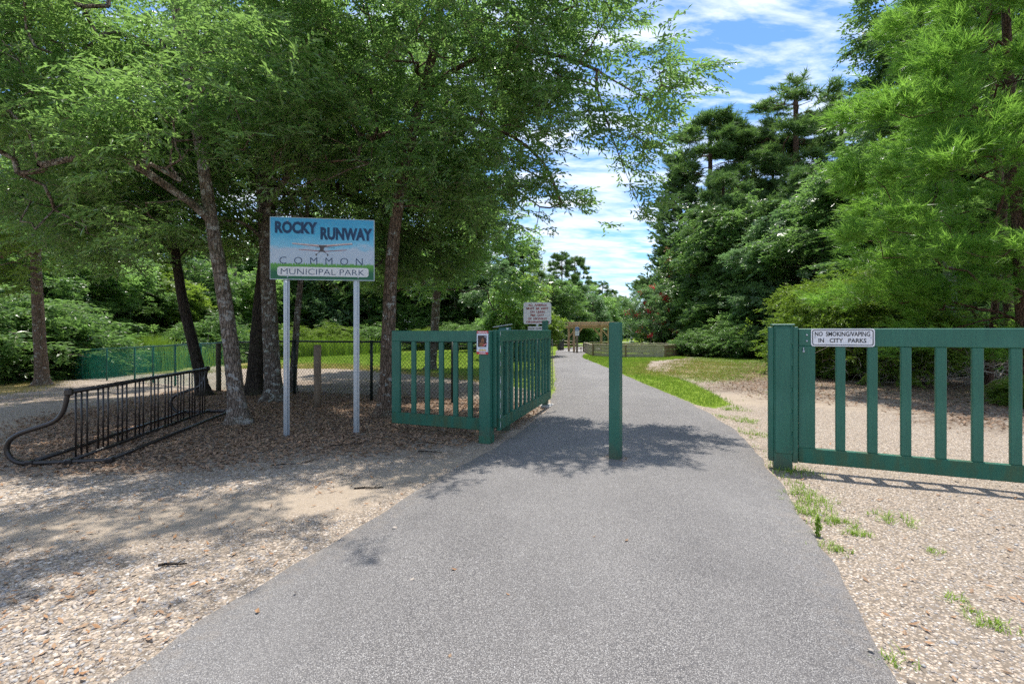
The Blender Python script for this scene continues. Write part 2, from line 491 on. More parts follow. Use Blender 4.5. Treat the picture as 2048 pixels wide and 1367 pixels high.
# pebbles and litter take their colour from an attribute
def pebble_mat():
    t = NT('pebble')
    c = t.ramp(t.attr('tint'), [(0, (.08, .07, .062)), (.14, (.19, .155, .13)), (.32, (.29, .245, .205)), (.5, (.39, .325, .265)), (.68, (.46, .41, .355)), (.84, (.31, .31, .315)), (1, (.57, .53, .48))])
    n = t.noise(160, 3)
    c = t.mix(t.math('MULTIPLY', n, .35), c, (.28, .23, .18))
    return t.finish(c, .75, None, 0, .3)
M['pebble'] = pebble_mat()

# ---------------------------------------------------------------- ground, path
def pxpoly(pts): return np.array([at(*p)[:2] for p in pts])
PATH_L_PX = [(200, 1367), (450, 1205), (700, 1060), (850, 970), (990, 897), (1060, 847), (1102, 812), (1110, 778), (1110, 742), (1107, 718), (1111, 708)]
PATH_R_PX = [(1790, 1367), (1690, 1170), (1640, 1090), (1590, 1010), (1540, 932), (1480, 866), (1400, 813), (1319, 780), (1244, 748), (1217, 736), (1178, 721), (1160, 713)]
PL = np.vstack([[(-2.35, -6), (-2.0, 0)], pxpoly(PATH_L_PX), [(4.1, 45), (6.5, 54), (12, 62), (24, 66)]])
PR = np.vstack([[(-0.2, -6), (0.95, 0)], pxpoly(PATH_R_PX), [(6.6, 41), (9.0, 49), (14, 56), (25, 60)]])
def resample(P, n, smooth=3):
    P = np.asarray(P, float)
    for _ in range(smooth):                       # corner cutting
        Q = np.empty((2 * len(P), P.shape[1])); Q[0::2] = P; Q[1::2] = P
        Q = np.vstack([P[:1], (0.75 * P[:-1] + 0.25 * P[1:]), P[-1:]]) if False else Q
        a = 0.75 * P[:-1] + 0.25 * P[1:]; b = 0.25 * P[:-1] + 0.75 * P[1:]
        Q = np.empty((2 * len(a), P.shape[1])); Q[0::2] = a; Q[1::2] = b
        P = np.vstack([P[:1], Q, P[-1:]])
    d = np.concatenate([[0], np.cumsum(np.linalg.norm(np.diff(P, axis=0), axis=1))])
    s = n if hasattr(n, '__len__') else np.linspace(0, 1, n)
    return np.stack([np.interp(np.asarray(s) * d[-1], d, P[:, k]) for k in range(P.shape[1])], -1)
sp = np.linspace(0, 1, 460) ** 1.25
Lp, Rp = resample(PL, sp, 2), resample(PR, sp, 2)
rs = np.random.RandomState(5)
def wob1(n, amp, k):
    a = rs.standard_normal(n); ker = np.hanning(k); ker /= np.sqrt((ker ** 2).sum())
    return amp * np.convolve(a, ker, 'same')
Lp[:, 0] += wob1(460, .014, 5) + wob1(460, .012, 13); Rp[:, 0] += wob1(460, .014, 5) + wob1(460, .012, 13)
NC = 26
tcol = np.linspace(0, 1, NC)
PV, PE = [], []
for i in range(460):
    for j, tt in enumerate(tcol):
        x, y = Lp[i] * (1 - tt) + Rp[i] * tt
        PV.append((x, y, gz(x, y) + .022 + (.012 * (1 - (2 * tt - 1) ** 2)) if 0 < j < NC - 1 else gz(x, y) - .01))
        PE.append(abs(2 * tt - 1) if 0 < j < NC - 1 else 1.0)
PV = np.array(PV)
# edge columns: pull the second column outward so that the pavement has a short rounded shoulder
for i in range(460):
    a = i * NC
    PV[a + 1][:2] = PV[a][:2] * .97 + PV[a + 2][:2] * .03 if False else PV[a][:2] + (PV[a + 2][:2] - PV[a][:2]) * .12
    PV[a + NC - 2][:2] = PV[a + NC - 1][:2] + (PV[a + NC - 3][:2] - PV[a + NC - 1][:2]) * .12
    for c in (a + 1, a + NC - 2): PV[c][2] = gz(*PV[c][:2]) + .018
ii = (np.arange(459)[:, None] * NC + np.arange(NC - 1)[None, :]).ravel()
PQ = np.stack([ii, ii + 1, ii + NC + 1, ii + NC], -1)
me = big_mesh('path', PV, PQ, [M['asphalt']], attrs={'edge': PE}, smooth=True)
prop(link('path', me), kind='structure')
path_poly = np.vstack([Lp, Rp[::-1]])
def inside(poly, X, Y):
    X = np.asarray(X, float); Y = np.asarray(Y, float)
    r = np.zeros(X.shape, bool)
    x0, y0 = poly[:, 0], poly[:, 1]; x1, y1 = np.roll(x0, -1), np.roll(y0, -1)
    for a, b, c, d in zip(x0, y0, x1, y1):
        if b == d: continue
        m = ((b > Y) != (d > Y)) & (X < (c - a) * (Y - b) / (d - b) + a)
        r ^= m
    return r
def sdist(poly, X, Y, closed=True):
    """signed distance (negative inside) to a polygon, coarse but enough for soft borders"""
    P = poly
    X = np.asarray(X, float).ravel(); Y = np.asarray(Y, float).ravel()
    best = np.full(X.shape, 1e9)
    n = len(P)
    for i in range(n if closed else n - 1):
        a, b = P[i], P[(i + 1) % n]
        d = b - a; L = (d ** 2).sum() + 1e-12
        t = np.clip(((X - a[0]) * d[0] + (Y - a[1]) * d[1]) / L, 0, 1)
        best = np.minimum(best, np.hypot(X - a[0] - t * d[0], Y - a[1] - t * d[1]))
    return np.where(inside(P, X, Y), -best, best)
path_small = np.vstack([resample(PL, 40, 1), resample(PR, 40, 1)[::-1]])

def grow(lo, hi, a, b, step, f):
    """grid lines: fine between a and b, growing outward"""
    L = list(np.arange(a, b + 1e-6, step))
    s = step
    while L[-1] < hi: s *= f; L.append(L[-1] + s)
    s = step
    while L[0] > lo: s *= f; L.insert(0, L[0] - s)
    return np.array(L)
gx = grow(-700, 700, -8, 9, .13, 1.09)
gy = grow(-60, 900, .8, 14, .13, 1.045)
GX, GY = np.meshgrid(gx, gy)
X, Y = GX.ravel(), GY.ravel()
def poly_mask(px_pts, soft=.5, world=False):
    P = np.array(px_pts, float) if world else pxpoly(px_pts)
    return np.clip(.5 - sdist(P, X, Y) / (2 * soft), 0, 1)
lawn = np.zeros(len(X)); dry = np.zeros(len(X)); litter = np.zeros(len(X)); pebble = np.zeros(len(X)); sandy = np.zeros(len(X))
mx = lambda a, b: np.maximum(a, b)
# park lawn beyond the black fence, and the strip left of the path
lawn = mx(lawn, poly_mask([(470, 738), (640, 736), (840, 750), (1000, 768), (1108, 790), (1109, 735), (1106, 716), (1100, 705), (1000, 696), (560, 700), (440, 712)], .5))
lawn = mx(lawn, poly_mask([(1104, 800), (1112, 770), (1108, 735), (1098, 740), (1092, 790)], .25))
dry = mx(dry, .8 * poly_mask([(470, 745), (640, 740), (840, 754), (1000, 772), (1000, 757), (840, 742), (640, 724), (470, 725)], .6))
lawn = mx(lawn, .62 * poly_mask([(180, 752), (440, 745), (440, 712), (150, 716)], .8)); dry = mx(dry, .45 * poly_mask([(180, 756), (440, 750), (440, 712), (150, 716)], 1))
lawn = mx(lawn, .62 * poly_mask([(-60, 795), (60, 785), (120, 765), (40, 755), (-60, 760)], .4)); dry = mx(dry, 1.0 * poly_mask([(-60, 800), (60, 790), (130, 768), (40, 756), (-60, 760)], .5))
# strip right of the path widening to the lawn before the wooden pen
lawn = mx(lawn, poly_mask([(1398, 811), (1430, 816), (1462, 806), (1420, 782), (1360, 758), (1290, 738), (1300, 722), (1372, 716), (1366, 712), (1170, 709), (1150, 704), (1140, 706), (1178, 721), (1217, 736), (1244, 748), (1319, 780)], .14))
lawn = mx(lawn, .52 * poly_mask([(1270, 748), (1400, 772), (1560, 760), (1700, 745), (1640, 722), (1560, 714), (1370, 714)], 1.0)); dry = mx(dry, .75 * poly_mask([(1250, 745), (1420, 760), (1480, 730), (1380, 718), (1290, 725)], 1.2))
dry = mx(dry, .30 * poly_mask([(1290, 745), (1420, 765), (1560, 748), (1620, 726)], 1.5))
lawn = mx(lawn, .52 * poly_mask([(1440, 816), (1470, 800), (1490, 812), (1470, 826)], .3))
# far park lawn
lawn = mx(lawn, poly_mask([(-30, 36), (-30, 150), (120, 150), (120, 33), (12, 33), (4, 30), (0, 36)], 2.0, True))
# litter under the trees
litter = mx(litter, poly_mask([(-8.5, 12.5), (-1.6, 11.0), (.5, 9.6), (.1, 7.5), (-.55, 6.35), (-1.7, 5.9), (-3.4, 5.1), (-4.6, 4.9), (-6.0, 5.6), (-7.8, 8)], 1.1, True))
litter = mx(litter, .50 * poly_mask([(-22, 22), (-8, 13), (-9, 10), (-14, 11), (-22, 15)], 1.2, True))
litter = mx(litter, .52 * poly_mask([(-9, 12.5), (-2, 10.5), (.7, 9.5), (.9, 12.5), (-3, 14.2), (-9, 15.5)], .9, True))
litter = mx(litter, .95 * poly_mask([(6.4, 7.0), (9.5, 6.6), (16, 5.5), (18, 16), (12, 15), (8.7, 12.5), (7.2, 9.6)], .9, True))
litter = mx(litter, .60 * poly_mask([(4.9, 10.2), (7.2, 8.6), (10, 7.6), (15, 6.5), (17, 12), (9, 14), (5.2, 13)], .8, True))
litter = mx(litter, .72 * poly_mask([(4.7, 12), (7, 10.4), (10, 12), (17, 24), (11, 24), (6.5, 16)], 1.2, True))
litter = mx(litter, .9 * poly_mask([(11, 33), (14, 24), (22, 24), (40, 20), (45, 60), (14, 60)], 1.5, True))
litter = mx(litter, 1.0 * poly_mask([(-60, 17), (-24, 22), (-20, 40), (-12, 48), (3, 60), (3, 150), (-90, 150)], 2, True))
litter = mx(litter, .62 * poly_mask([(.3, 7.4), (-.2, 6.3), (.45, 7.9), (.75, 9.2), (.5, 9.4)], .3, True))
# pebbles and sand
pebble = mx(pebble, .9 * poly_mask([(-7, 3.9), (-4.2, 4.9), (-2.2, 5.2), (-1.6, 4.7), (-3.4, 3.7), (-6, 3.0)], .45, True))
pebble = mx(pebble, .9 * poly_mask([(-8, 2.75), (-1.2, 3.5), (-1.4, 2.4), (-1.9, -3), (-8, -3)], .5, True))
pebble = mx(pebble, .45 * poly_mask([(1.5, 1), (2.6, 4.7), (7, 5), (7, 1)], .6, True))
sandy = mx(sandy, .95 * poly_mask([(-9, 3.5), (-5, 3.45), (-1.8, 4.45), (-.3, 5.9), (-.6, 5.2), (-1.2, 3.9), (-2.6, 3.2), (-9, 2.85)], .35, True))
sandy = mx(sandy, .9 * poly_mask([(-12, 8.5), (-7.2, 8.3), (-5.6, 6.4), (-5.6, 4.9), (-12, 4.2)], .6, True))
sandy = mx(sandy, .85 * poly_mask([(3.7, 9.4), (5.4, 9.2), (9, 7.0), (10, 8.2), (5.8, 11.4), (4.5, 11.5)], .6, True))
path_d = sdist(path_small, X, Y)
litter = litter * np.clip(path_d / .15 + .6, 0, 1)
grass_side = lawn.copy()
rn = np.random.RandomState(3)
bumpz = np.zeros(len(X))
for k, (fr, am) in enumerate([(.9, .012), (2.3, .007), (5.1, .004)]):
    for _ in range(4):
        a, ph = rn.rand() * 6.28, rn.rand() * 6.28
        bumpz += am * .5 * np.sin(fr * (X * math.cos(a) + Y * math.sin(a)) + ph)
Z = g(X, Y) + np.where(path_d > .05, bumpz * np.clip(path_d - .05, 0, 1), 0) - np.where(path_d < -.15, .02, 0)
GXN, GYN = len(gx), len(gy)
ii = (np.arange(GYN - 1)[:, None] * GXN + np.arange(GXN - 1)[None, :]).ravel()
me = big_mesh('ground', np.stack([X, Y, Z], -1), np.stack([ii, ii + 1, ii + GXN + 1, ii + GXN], -1), [M['ground']],
              attrs={'lawn': lawn, 'dry': dry, 'litter': litter, 'pebble': pebble, 'sandy': sandy}, smooth=True)
prop(link('ground', me), kind='structure')
def gsample(arr, x, y):
    i = np.clip(np.searchsorted(gx, x) - 1, 0, GXN - 2); j = np.clip(np.searchsorted(gy, y) - 1, 0, GYN - 2)
    fx = (x - gx[i]) / (gx[i + 1] - gx[i]); fy = (y - gy[j]) / (gy[j + 1] - gy[j])
    A = arr.reshape(GYN, GXN)
    return A[j, i] * (1 - fx) * (1 - fy) + A[j, i + 1] * fx * (1 - fy) + A[j + 1, i] * (1 - fx) * fy + A[j + 1, i + 1] * fx * fy

# concrete walks in the park beyond
def slab(name, pts, w, mat, dz=.03):
    P = resample(np.array(pts, float), 50, 2)
    d = np.gradient(P, axis=0); d /= np.linalg.norm(d, axis=1)[:, None]
    nrm = np.stack([-d[:, 1], d[:, 0]], -1)
    a, b = P + nrm * w / 2, P - nrm * w / 2
    V = []
    for i in range(50):
        for q, dzz in ((a[i], -.02), (a[i], dz), (b[i], dz), (b[i], -.02)):
            V.append((q[0], q[1], gz(*q) + dzz))
    Fs = []
    for i in range(49):
        for k in range(3): Fs.append([i * 4 + k, i * 4 + k + 1, i * 4 + 4 + k + 1, i * 4 + 4 + k])
    mb = MB(); mb.add(V, Fs)
    return prop(mb.obj(name, mat, smooth=False), kind='structure')
slab('concrete_walk', [(-3, 63), (8, 66), (18, 68), (34, 74)], 2.2, M['concrete'])
slab('concrete_walk', [(4.5, 40.6), (7, 41.5), (9, 42)], 2.0, M['concrete'], .034)
slab('concrete_walk', [(12, 96), (24, 84), (44, 82), (60, 90)], 3.0, M['concrete'])

# ---------------------------------------------------------------- gates
def local(px_s): return px_s
def gate_panel(name, label, p0, p1, z0, z1, pick_s, rail_top, rail_bot, stile, pw, pt, group, rt=.05, far_stile=True):
    p0 = np.array(p0, float); p1 = np.array(p1, float)
    L = float(np.linalg.norm(p1 - p0)); ang = math.atan2(p1[1] - p0[1], p1[0] - p0[0])
    t = thing(name, label, 'gate', (p0[0], p0[1], gz(*p0)), ang, group)
    box('top_rail', (L, rt, rail_top), (L / 2, 0, z1 - rail_top / 2), M['green'], t, .006)
    box('bottom_rail', (L, rt, rail_bot), (L / 2, 0, z0 + rail_bot / 2), M['green_st'], t, .006)
    hs = z1 - rail_top - z0 - rail_bot
    st = box('stile', (stile, rt - .003, hs), (stile / 2, 0, z0 + rail_bot + hs / 2), M['green'], t, .005)
    if far_stile: link('stile', st.data, t, (L - stile / 2, 0, z0 + rail_bot + hs / 2))
    pm = None
    for s in pick_s:
        if pm is None:
            o = box('picket', (pw, pt, hs), (s, 0, z0 + rail_bot + hs / 2), M['green'], t, .006); pm = o.data
        else:
            link('picket', pm, t, (s, 0, z0 + rail_bot + hs / 2), (0, 0, random.uniform(-.02, .02)))
    return t, ang, L
A0, A1 = (-1.705, 6.90), (-.385, 6.375)
ga, angA, LA = gate_panel('picket_gate', 'short fixed green picket panel between the tree trunk and the corner post', A0, A1, .14, 1.45, [.357 + .2205 * i for i in range(5)], .15, .155, .135, .07, .04, 'green picket gates', far_stile=False)
B0, B1 = (-.185, 6.33), (.73, 9.34)
gb, angB, LB = gate_panel('picket_gate', 'open green swing gate standing along the edge of the asphalt path', B0, B1, .14, 1.46, [.14 + (3.146 - .28) / 12 * (i + 1) for i in range(11)], .155, .16, .14, .07, .04, 'green picket gates')
C0 = np.array((2.97, 5.02)); Cd = np.array((.9197, -.393))
C1 = C0 + Cd * 3.30
gc, angC, LC = gate_panel('picket_gate', 'wide green picket gate carrying the white no smoking sign', C0, C1, .09, 1.472, [.369 + .266 * i for i in range(11)], .178, .155, .15, .083, .04, 'green picket gates')
for (s, z) in ((.075, 1.405), (.075, 1.345)):
    bm = bmesh.new(); bmesh.ops.create_uvsphere(bm, u_segments=8, v_segments=5, radius=.011)
    bm_obj('bolt', bm, M['galv'], gc, (s, -.027, z), smooth=True)
bm = bmesh.new(); bx(bm, (.012, .01, .05), bev=.004); bx(bm, (.02, .014, .02), (0, -.006, -.018), bev=.004)
bm_obj('latch_eye', bm, M['galv'], gc, (.045, -.030, 1.255))
for k, (s, w_) in enumerate(((.20, .02), (.38, .012), (.95, .015))):
    pass
# white primer showing along the hinge edge of the swing gate
rp = np.random.RandomState(8)
for (z, h, w_) in ((1.415, .07, .020), (1.21, .10, .026), (1.02, .07, .020), (.80, .10, .028), (.62, .11, .03), (.47, .09, .018), (.33, .05, .022), (.22, .09, .02)):
    bm = bmesh.new(); n = 9
    vs = []
    for i in range(n):
        tt = i / (n - 1); hw = w_ * (math.sin(math.pi * min(1, tt * .9 + .08)) ** .7) * (.6 + .5 * rp.rand())
        vs.append((hw, tt))
    L_ = [bm.verts.new((-a * .5, -.0275, (b - .5) * h)) for a, b in vs]; R_ = [bm.verts.new((a * .55, -.0275, (b - .5) * h)) for a, b in vs]
    for i in range(n - 1): bm.faces.new((L_[i], L_[i + 1], R_[i + 1], R_[i]))
    bm_obj('bare_paint_patch', bm, M['chip'], gb, (.018 + .01 * rp.rand(), 0, z))
# posts of the gates
def post(name, label, x, y, w, d, h, rz, mat=None, cat='post', group='green gate posts', **k):
    t = thing(name, label, cat, (x, y, gz(x, y)), rz, group)
    return t
tp = post('gate_post', 'square green corner post with the missing pet poster on it', -.330, 6.275, 0, 0, 0, angA)
box('shaft', (.15, .15, 1.50), (0, 0, .70), M['green'], tp, .008)
box('hinge_strip', (.045, .03, 1.26), (.099, .035, .83), M['green'], tp, .004)
box('base_board', (.158, .158, .10), (0, 0, .05), M['green_st'], tp, .006)
tp = post('gate_post', 'thin green post behind the far end of the open swing gate', .640, 9.30, 0, 0, 0, angB)
box('shaft', (.105, .105, 1.70), (0, 0, .80), M['green'], tp, .006)
box('footing', (.34, .26, .05), (.0, .0, .008), M['concrete'], tp, .01)
tp = post('gate_post', 'thick green post boxed with side boards, holding the gate with the no smoking sign', 2.842, 5.084, 0, 0, 0, angC)
box('shaft', (.172, .14, 1.52), (0, 0, .742), M['green'], tp, .006)
for s in (-1, 1):
    box('side_board', (.048, .10, 1.40), (s * .1105, -.020, .79), M['green'], tp, .005)
box('hinge_leaf', (.145, .010, 1.30), (0, -.0755, .83), M['green'], tp, .003)
for k in range(6):
    box('hinge_knuckle', (.016, .014, .19), (.078, -.079, .28 + .225 * k), M['green'], tp, .004)
box('cap', (.215, .165, .018), (0, 0, 1.511), M['green'], tp, .006)
e = C1 + Cd * .12
tp = post('gate_post', 'green post at the far end of the wide gate', e[0], e[1], 0, 0, 0, angC)
box('shaft', (.15, .15, 1.5), (0, 0, .73), M['green'], tp, .006)
box('cap', (.165, .165, .018), (0, 0, 1.489), M['green'], tp, .006)
# bollard
bl = thing('bollard', 'square green wooden bollard standing alone in the middle of the path', 'bollard', (1.152, 5.375, gz(1.152, 5.375) + .02), math.radians(-29))
box('shaft', (.122, .122, 1.545), (0, 0, .752), M['green'], bl, .009)
bm = bmesh.new()
ro = random.Random(4)
for k in range(26):
    a = ro.uniform(0, 6.28); r = ro.uniform(.10, .145)
    s = ro.uniform(.01, .028)
    bx(bm, (s * 1.4, s, s * .5), (r * math.cos(a), r * math.sin(a), .012), (ro.uniform(-.4, .4), ro.uniform(-.4, .4), ro.uniform(0, 6)), .002)
o = bm_obj('loose_asphalt_crumb', bm, simple('asphalt_crumb', (.14, .11, .085), .9, 0, .4, 50), bl); prop(o, kind='stuff')
o = box('asphalt_patch', (.30, .30, .02), (0, 0, .006), simple('patch_asphalt', (.17, .155, .145), .95, 0, .35, 60, .4), bl, .008)
# small post with a tilted metal lid behind the corner
tl = thing('lidded_post', 'green post with tilted galvanised lid behind the swing gate hinge', 'post', (-.135, 7.05, 0), math.radians(-5))
box('shaft', (.13, .12, 1.46), (.035, 0, .73), M['green'], tl, .006)
box('box_head', (.17, .14, .05), (.035, 0, 1.475), M['green'], tl, .005)
box('lid', (.275, .20, .012), (0, 0, 1.522), M['galv'], tl, .003, rot=(0, math.radians(-9), 0))
box('sticker', (.03, .002, .022), (.075, -.0715, 1.478), M['white_new'], tl, 0)

# ---------------------------------------------------------------- lettering
def txt(s, w, h, mat, parent, x, z, y=-.002, bold=.0, name='lettering', shear=0, space=1.0, rot=0):
    cu = bpy.data.curves.new('t', 'FONT'); cu.body = s; cu.size = 1; cu.offset = bold; cu.space_character = space
    cu.resolution_u = 3; cu.shear = shear
    to = bpy.data.objects.new('t', cu)
    me = bpy.data.meshes.new_from_object(to)
    n = len(me.vertices); co = np.empty(n * 3); me.vertices.foreach_get('co', co); co = co.reshape(-1, 3)
    a, b = co.min(0), co.max(0)
    u = (co[:, 0] - (a[0] + b[0]) / 2) / (b[0] - a[0]) * w
    v = (co[:, 1] - (a[1] + b[1]) / 2) / (b[1] - a[1]) * h
    if rot: u, v = u * math.cos(rot) - v * math.sin(rot), u * math.sin(rot) + v * math.cos(rot)
    me.vertices.foreach_set('co', np.stack([x + u, np.full(n, y), z + v], -1).ravel())
    me.materials.clear(); me.materials.append(mat)
    bpy.data.objects.remove(to)
    return link(name, me, parent)
def flat(name, pts, mat, parent, y, thick=0.0):
    """a flat print shape in the sign's plane"""
    bm = bmesh.new()
    vs = [bm.verts.new((p[0], y, p[1])) for p in pts]
    bm.faces.new(vs)
    return bm_obj(name, bm, mat, parent)
def rrect(w, h, r, cx=0, cz=0, n=5):
    P = []
    for (sx, sz, a0) in ((1, 1, 0), (-1, 1, 90), (-1, -1, 180), (1, -1, 270)):
        for k in range(n + 1):
            a = math.radians(a0 + 90 * k / n)
            P.append((cx + sx * (w / 2 - r) + r * math.cos(a), cz + sz * (h / 2 - r) + r * math.sin(a)))
    return P
def plate(name, P, y0, y1, mat, parent):
    """solid plate with outline P between two depths"""
    bm = bmesh.new()
    a = [bm.verts.new((p[0], y0, p[1])) for p in P]; b = [bm.verts.new((p[0], y1, p[1])) for p in P]
    bm.faces.new(a); bm.faces.new(b[::-1])
    for i in range(len(P)):
        j = (i + 1) % len(P); bm.faces.new((a[i], a[j], b[j], b[i]))
    return bm_obj(name, bm, mat, parent)
def ring(name, Po, Pi, y, mat, parent):
    bm = bmesh.new()
    a = [bm.verts.new((p[0], y, p[1])) for p in Po]; b = [bm.verts.new((p[0], y, p[1])) for p in Pi]
    for i in range(len(Po)):
        j = (i + 1) % len(Po); bm.faces.new((a[i], a[j], b[j], b[i]))
    return bm_obj(name, bm, mat, parent)

# no smoking sign on the wide gate
s0, s1 = .111, .649
pc = C0 + Cd * (s0 + s1) / 2
ns = thing('no_smoking_sign', 'white rectangular no smoking or vaping sign screwed to the gate top rail', 'sign', (pc[0] + .393 * -.032, pc[1] - .9197 * .032, 1.381), angC - .004)
W_, H_ = .538, .178
plate('sign_plate', rrect(W_, H_, .022), 0, .003, M['white_new'], ns)
ring('border', rrect(W_ - .022, H_ - .022, .020), rrect(W_ - .036, H_ - .036, .015), -.0012, M['black_ink'], ns)
txt('NO  SMOKING/VAPING', .466, .046, M['black_ink'], ns, -.002, .036, -.0015, .018)
txt('IN   CITY   PARKS', .404, .043, M['black_ink'], ns, -.002, -.029, -.0015, .018)
for sx in (-1, 1):
    box('screw', (.012, .003, .012), (sx * .235, -.002, .001), M['galv'], ns, .002)

# missing poster on the corner post
po = thing('missing_poster', 'red and white missing pet poster with a dog photo on the corner post', 'poster', (-.330 - .365 * .0775 - .02, 6.275 - .93 * .0775 - .002, 1.298), angA - .01)
plate('sheet', [(-.084, -.15), (.078, -.152), (.082, .150), (-.080, .150)], 0, .002, M['paper'], po)
flat('red_band', [(-.080, .116), (.0815, .116), (.082, .150), (-.080, .150)], M['red'], po, -.001)
flat('red_band', [(-.084, -.15), (.078, -.152), (.0785, -.120), (-.0835, -.118)], M['red'], po, -.001)
txt('MISSING', .135, .022, M['white_paint'], po, 0, .133, -.002, .03)
flat('photo', [(-.066, -.055), (.056, -.055), (.058, .092), (-.065, .092)], M['photo_dark'], po, -.001)
def ell(cx, cz, a, b, n=14, rot=0):
    return [(cx + a * math.cos(t) * math.cos(rot) - b * math.sin(t) * math.sin(rot), cz + a * math.cos(t) * math.sin(rot) + b * math.sin(t) * math.cos(rot)) for t in [i * 2 * math.pi / n for i in range(n)]]
flat('dog_picture', ell(-.01, -.025, .038, .030), M['photo_tan'], po, -.0016)
flat('dog_picture', ell(.002, .028, .022, .034), M['photo_tan'], po, -.0019)
flat('dog_picture', ell(-.020, .052, .008, .017, rot=.5), M['photo_dark'], po, -.0022)
flat('dog_picture', ell(.024, .052, .008, .017, rot=-.5), M['photo_dark'], po, -.0022)
flat('dog_picture', ell(.002, .004, .009, .008), M['photo_dark'], po, -.0022)
flat('dog_picture', ell(.040, .075, .013, .012), M['photo_grey'], po, -.0022)
flat('corner_ribbon', [(.004, -.052), (.058, -.024), (.064, -.004), (.006, -.028)], M['red'], po, -.0024)
flat('white_bar', [(.016, -.040), (.052, -.020), (.053, -.014), (.017, -.034)], M['white_paint'], po, -.0028)
flat('yellow_bar', [(-.055, -.107), (.050, -.106), (.050, -.090), (-.055, -.090)], M['yellow'], po, -.001)
for z_, w_ in ((-.068, .09), (-.077, .07)):
    flat('printed_line', [(-w_ / 2, z_), (w_ / 2, z_), (w_ / 2, z_ + .003), (-w_ / 2, z_ + .003)], M['photo_grey'], po, -.001)
for z_, w_ in ((-.132, .08), (-.144, .10)):
    flat('printed_line', [(-w_ / 2, z_), (w_ / 2, z_), (w_ / 2, z_ + .006), (-w_ / 2, z_ + .006)], M['white_paint'], po, -.0018)

# leash sign
ly = 10.6; lx = (1074.7 - CX) * ly / F
ls = thing('leash_sign', 'white rounded sign with red capitals about leashed animals behind the swing gate', 'sign', (lx, ly, gz(lx, ly)))
zc = H - (625.5 - HY) * ly / F
Wl, Hl = 55.5 * ly / F, 43.5 * ly / F
plate('sign_plate', rrect(Wl, Hl, .05, 0, zc), 0, .004, M['white_sign'], ls)
rows = [('ALL  ANIMALS', 37), ('MUST  BE  KEPT', 44), ('ON  LEASH', 29.5), ('PER  CITY', 27), ('OF  NICEVILLE', 38), ('ORDINANCE  #', 47)]
for k, (s_, w_) in enumerate(rows):
    yp = 609.5 + 6.75 * k
    txt(s_, w_ * ly / F, 4.3 * ly / F, M['red_ink'], ls, (0 if k < 5 else 1) * ly / F, H - (yp - HY) * ly / F, -.002, .035)
z2 = H - (657 - HY) * ly / F
plate('lower_plate', rrect(.39, .17, .008, -.01, z2 - .03), 0, .004, M['white_sign'], ls)
txt('PLEASE  CLEAN  UP', .36, .038, M['black_ink'], ls, -.012, z2 + .012, -.002, .02)
txt('AFTER  YOUR  PET', .33, .038, M['black_ink'], ls, -.012, z2 - .055, -.002, .02)
box('post', (.045, .045, 2.02), (0, .03, 1.01), M['galv'], ls, .004)

# ---------------------------------------------------------------- park sign
pL, pR = at(575, 868), at(712, 865)
sc_ = (pL + pR) / 2
ang = math.atan2(pR[1] - pL[1], pR[0] - pL[0])
ang = math.atan2(6.93 - 6.70, 1.41)
pdist = float(np.linalg.norm(pR[:2] - pL[:2]))
yq = 6.80
cxw = (643.5 - CX) * (yq - .05) / F
ps = thing('park_sign', 'blue and green municipal park sign with a biplane picture on two steel posts', 'sign', (cxw, yq, gz(cxw, yq)), ang)
PW, PH = 1.395, .862
pz = H - (498.5 - HY) * yq / F
def park_face():
    t = NT('park_sign_print')
    tcn = t.n('ShaderNodeTexCoord'); sx = t.n('ShaderNodeSeparateXYZ', {0: tcn.outputs['Object']})
    zl = t.math('DIVIDE', t.math('SUBTRACT', sx.outputs[2], pz - PH / 2), PH)
    nz = t.noise(3.2, 5, .6, t.pos((1, 1, 2.4)))
    fine = t.noise(90, 4, .7)
    k = t.math('ADD', zl, t.math('MULTIPLY', t.math('SUBTRACT', nz, .5), .42))
    c = t.ramp(k, [(.0, (.40, .46, .51)), (.47, (.40, .47, .54)), (.57, (.16, .45, .60)), (.78, (.045, .34, .52)), (1, (.03, .28, .47))])
    c = t.mix(t.math('MULTIPLY', t.step(fine, .48, .66), .30), c, (.28, .36, .36))
    blade = t.noise(1, 3, .6, t.pos((70, 1, 3)))
    gt = t.math('ADD', .185, t.math('MULTIPLY', blade, .16))
    gm = t.step(t.math('SUBTRACT', gt, zl), 0, .012)
    gc_ = t.mix(t.step(zl, .12, .22), (.015, .11, .045), t.mix(blade, (.03, .16, .03), (.16, .40, .06)))
    c = t.mix(gm, c, gc_)
    return t.finish(c, .42, None, 0, .35)
plate('panel', [(-PW / 2, pz - PH / 2), (PW / 2, pz - PH / 2), (PW / 2, pz + PH / 2), (-PW / 2, pz + PH / 2)], -.006, 0, park_face(), ps)
ring('edge_trim', [(-PW / 2 - .003, pz - PH / 2 - .003), (PW / 2 + .003, pz - PH / 2 - .003), (PW / 2 + .003, pz + PH / 2 + .003), (-PW / 2 - .003, pz + PH / 2 + .003)],
     [(-PW / 2 + .004, pz - PH / 2 + .008), (PW / 2 - .008, pz - PH / 2 + .008), (PW / 2 - .008, pz + PH / 2 - .004), (-PW / 2 + .004, pz + PH / 2 - .004)], -.0075, simple('sign_edge', (.36, .42, .44), .5), ps)
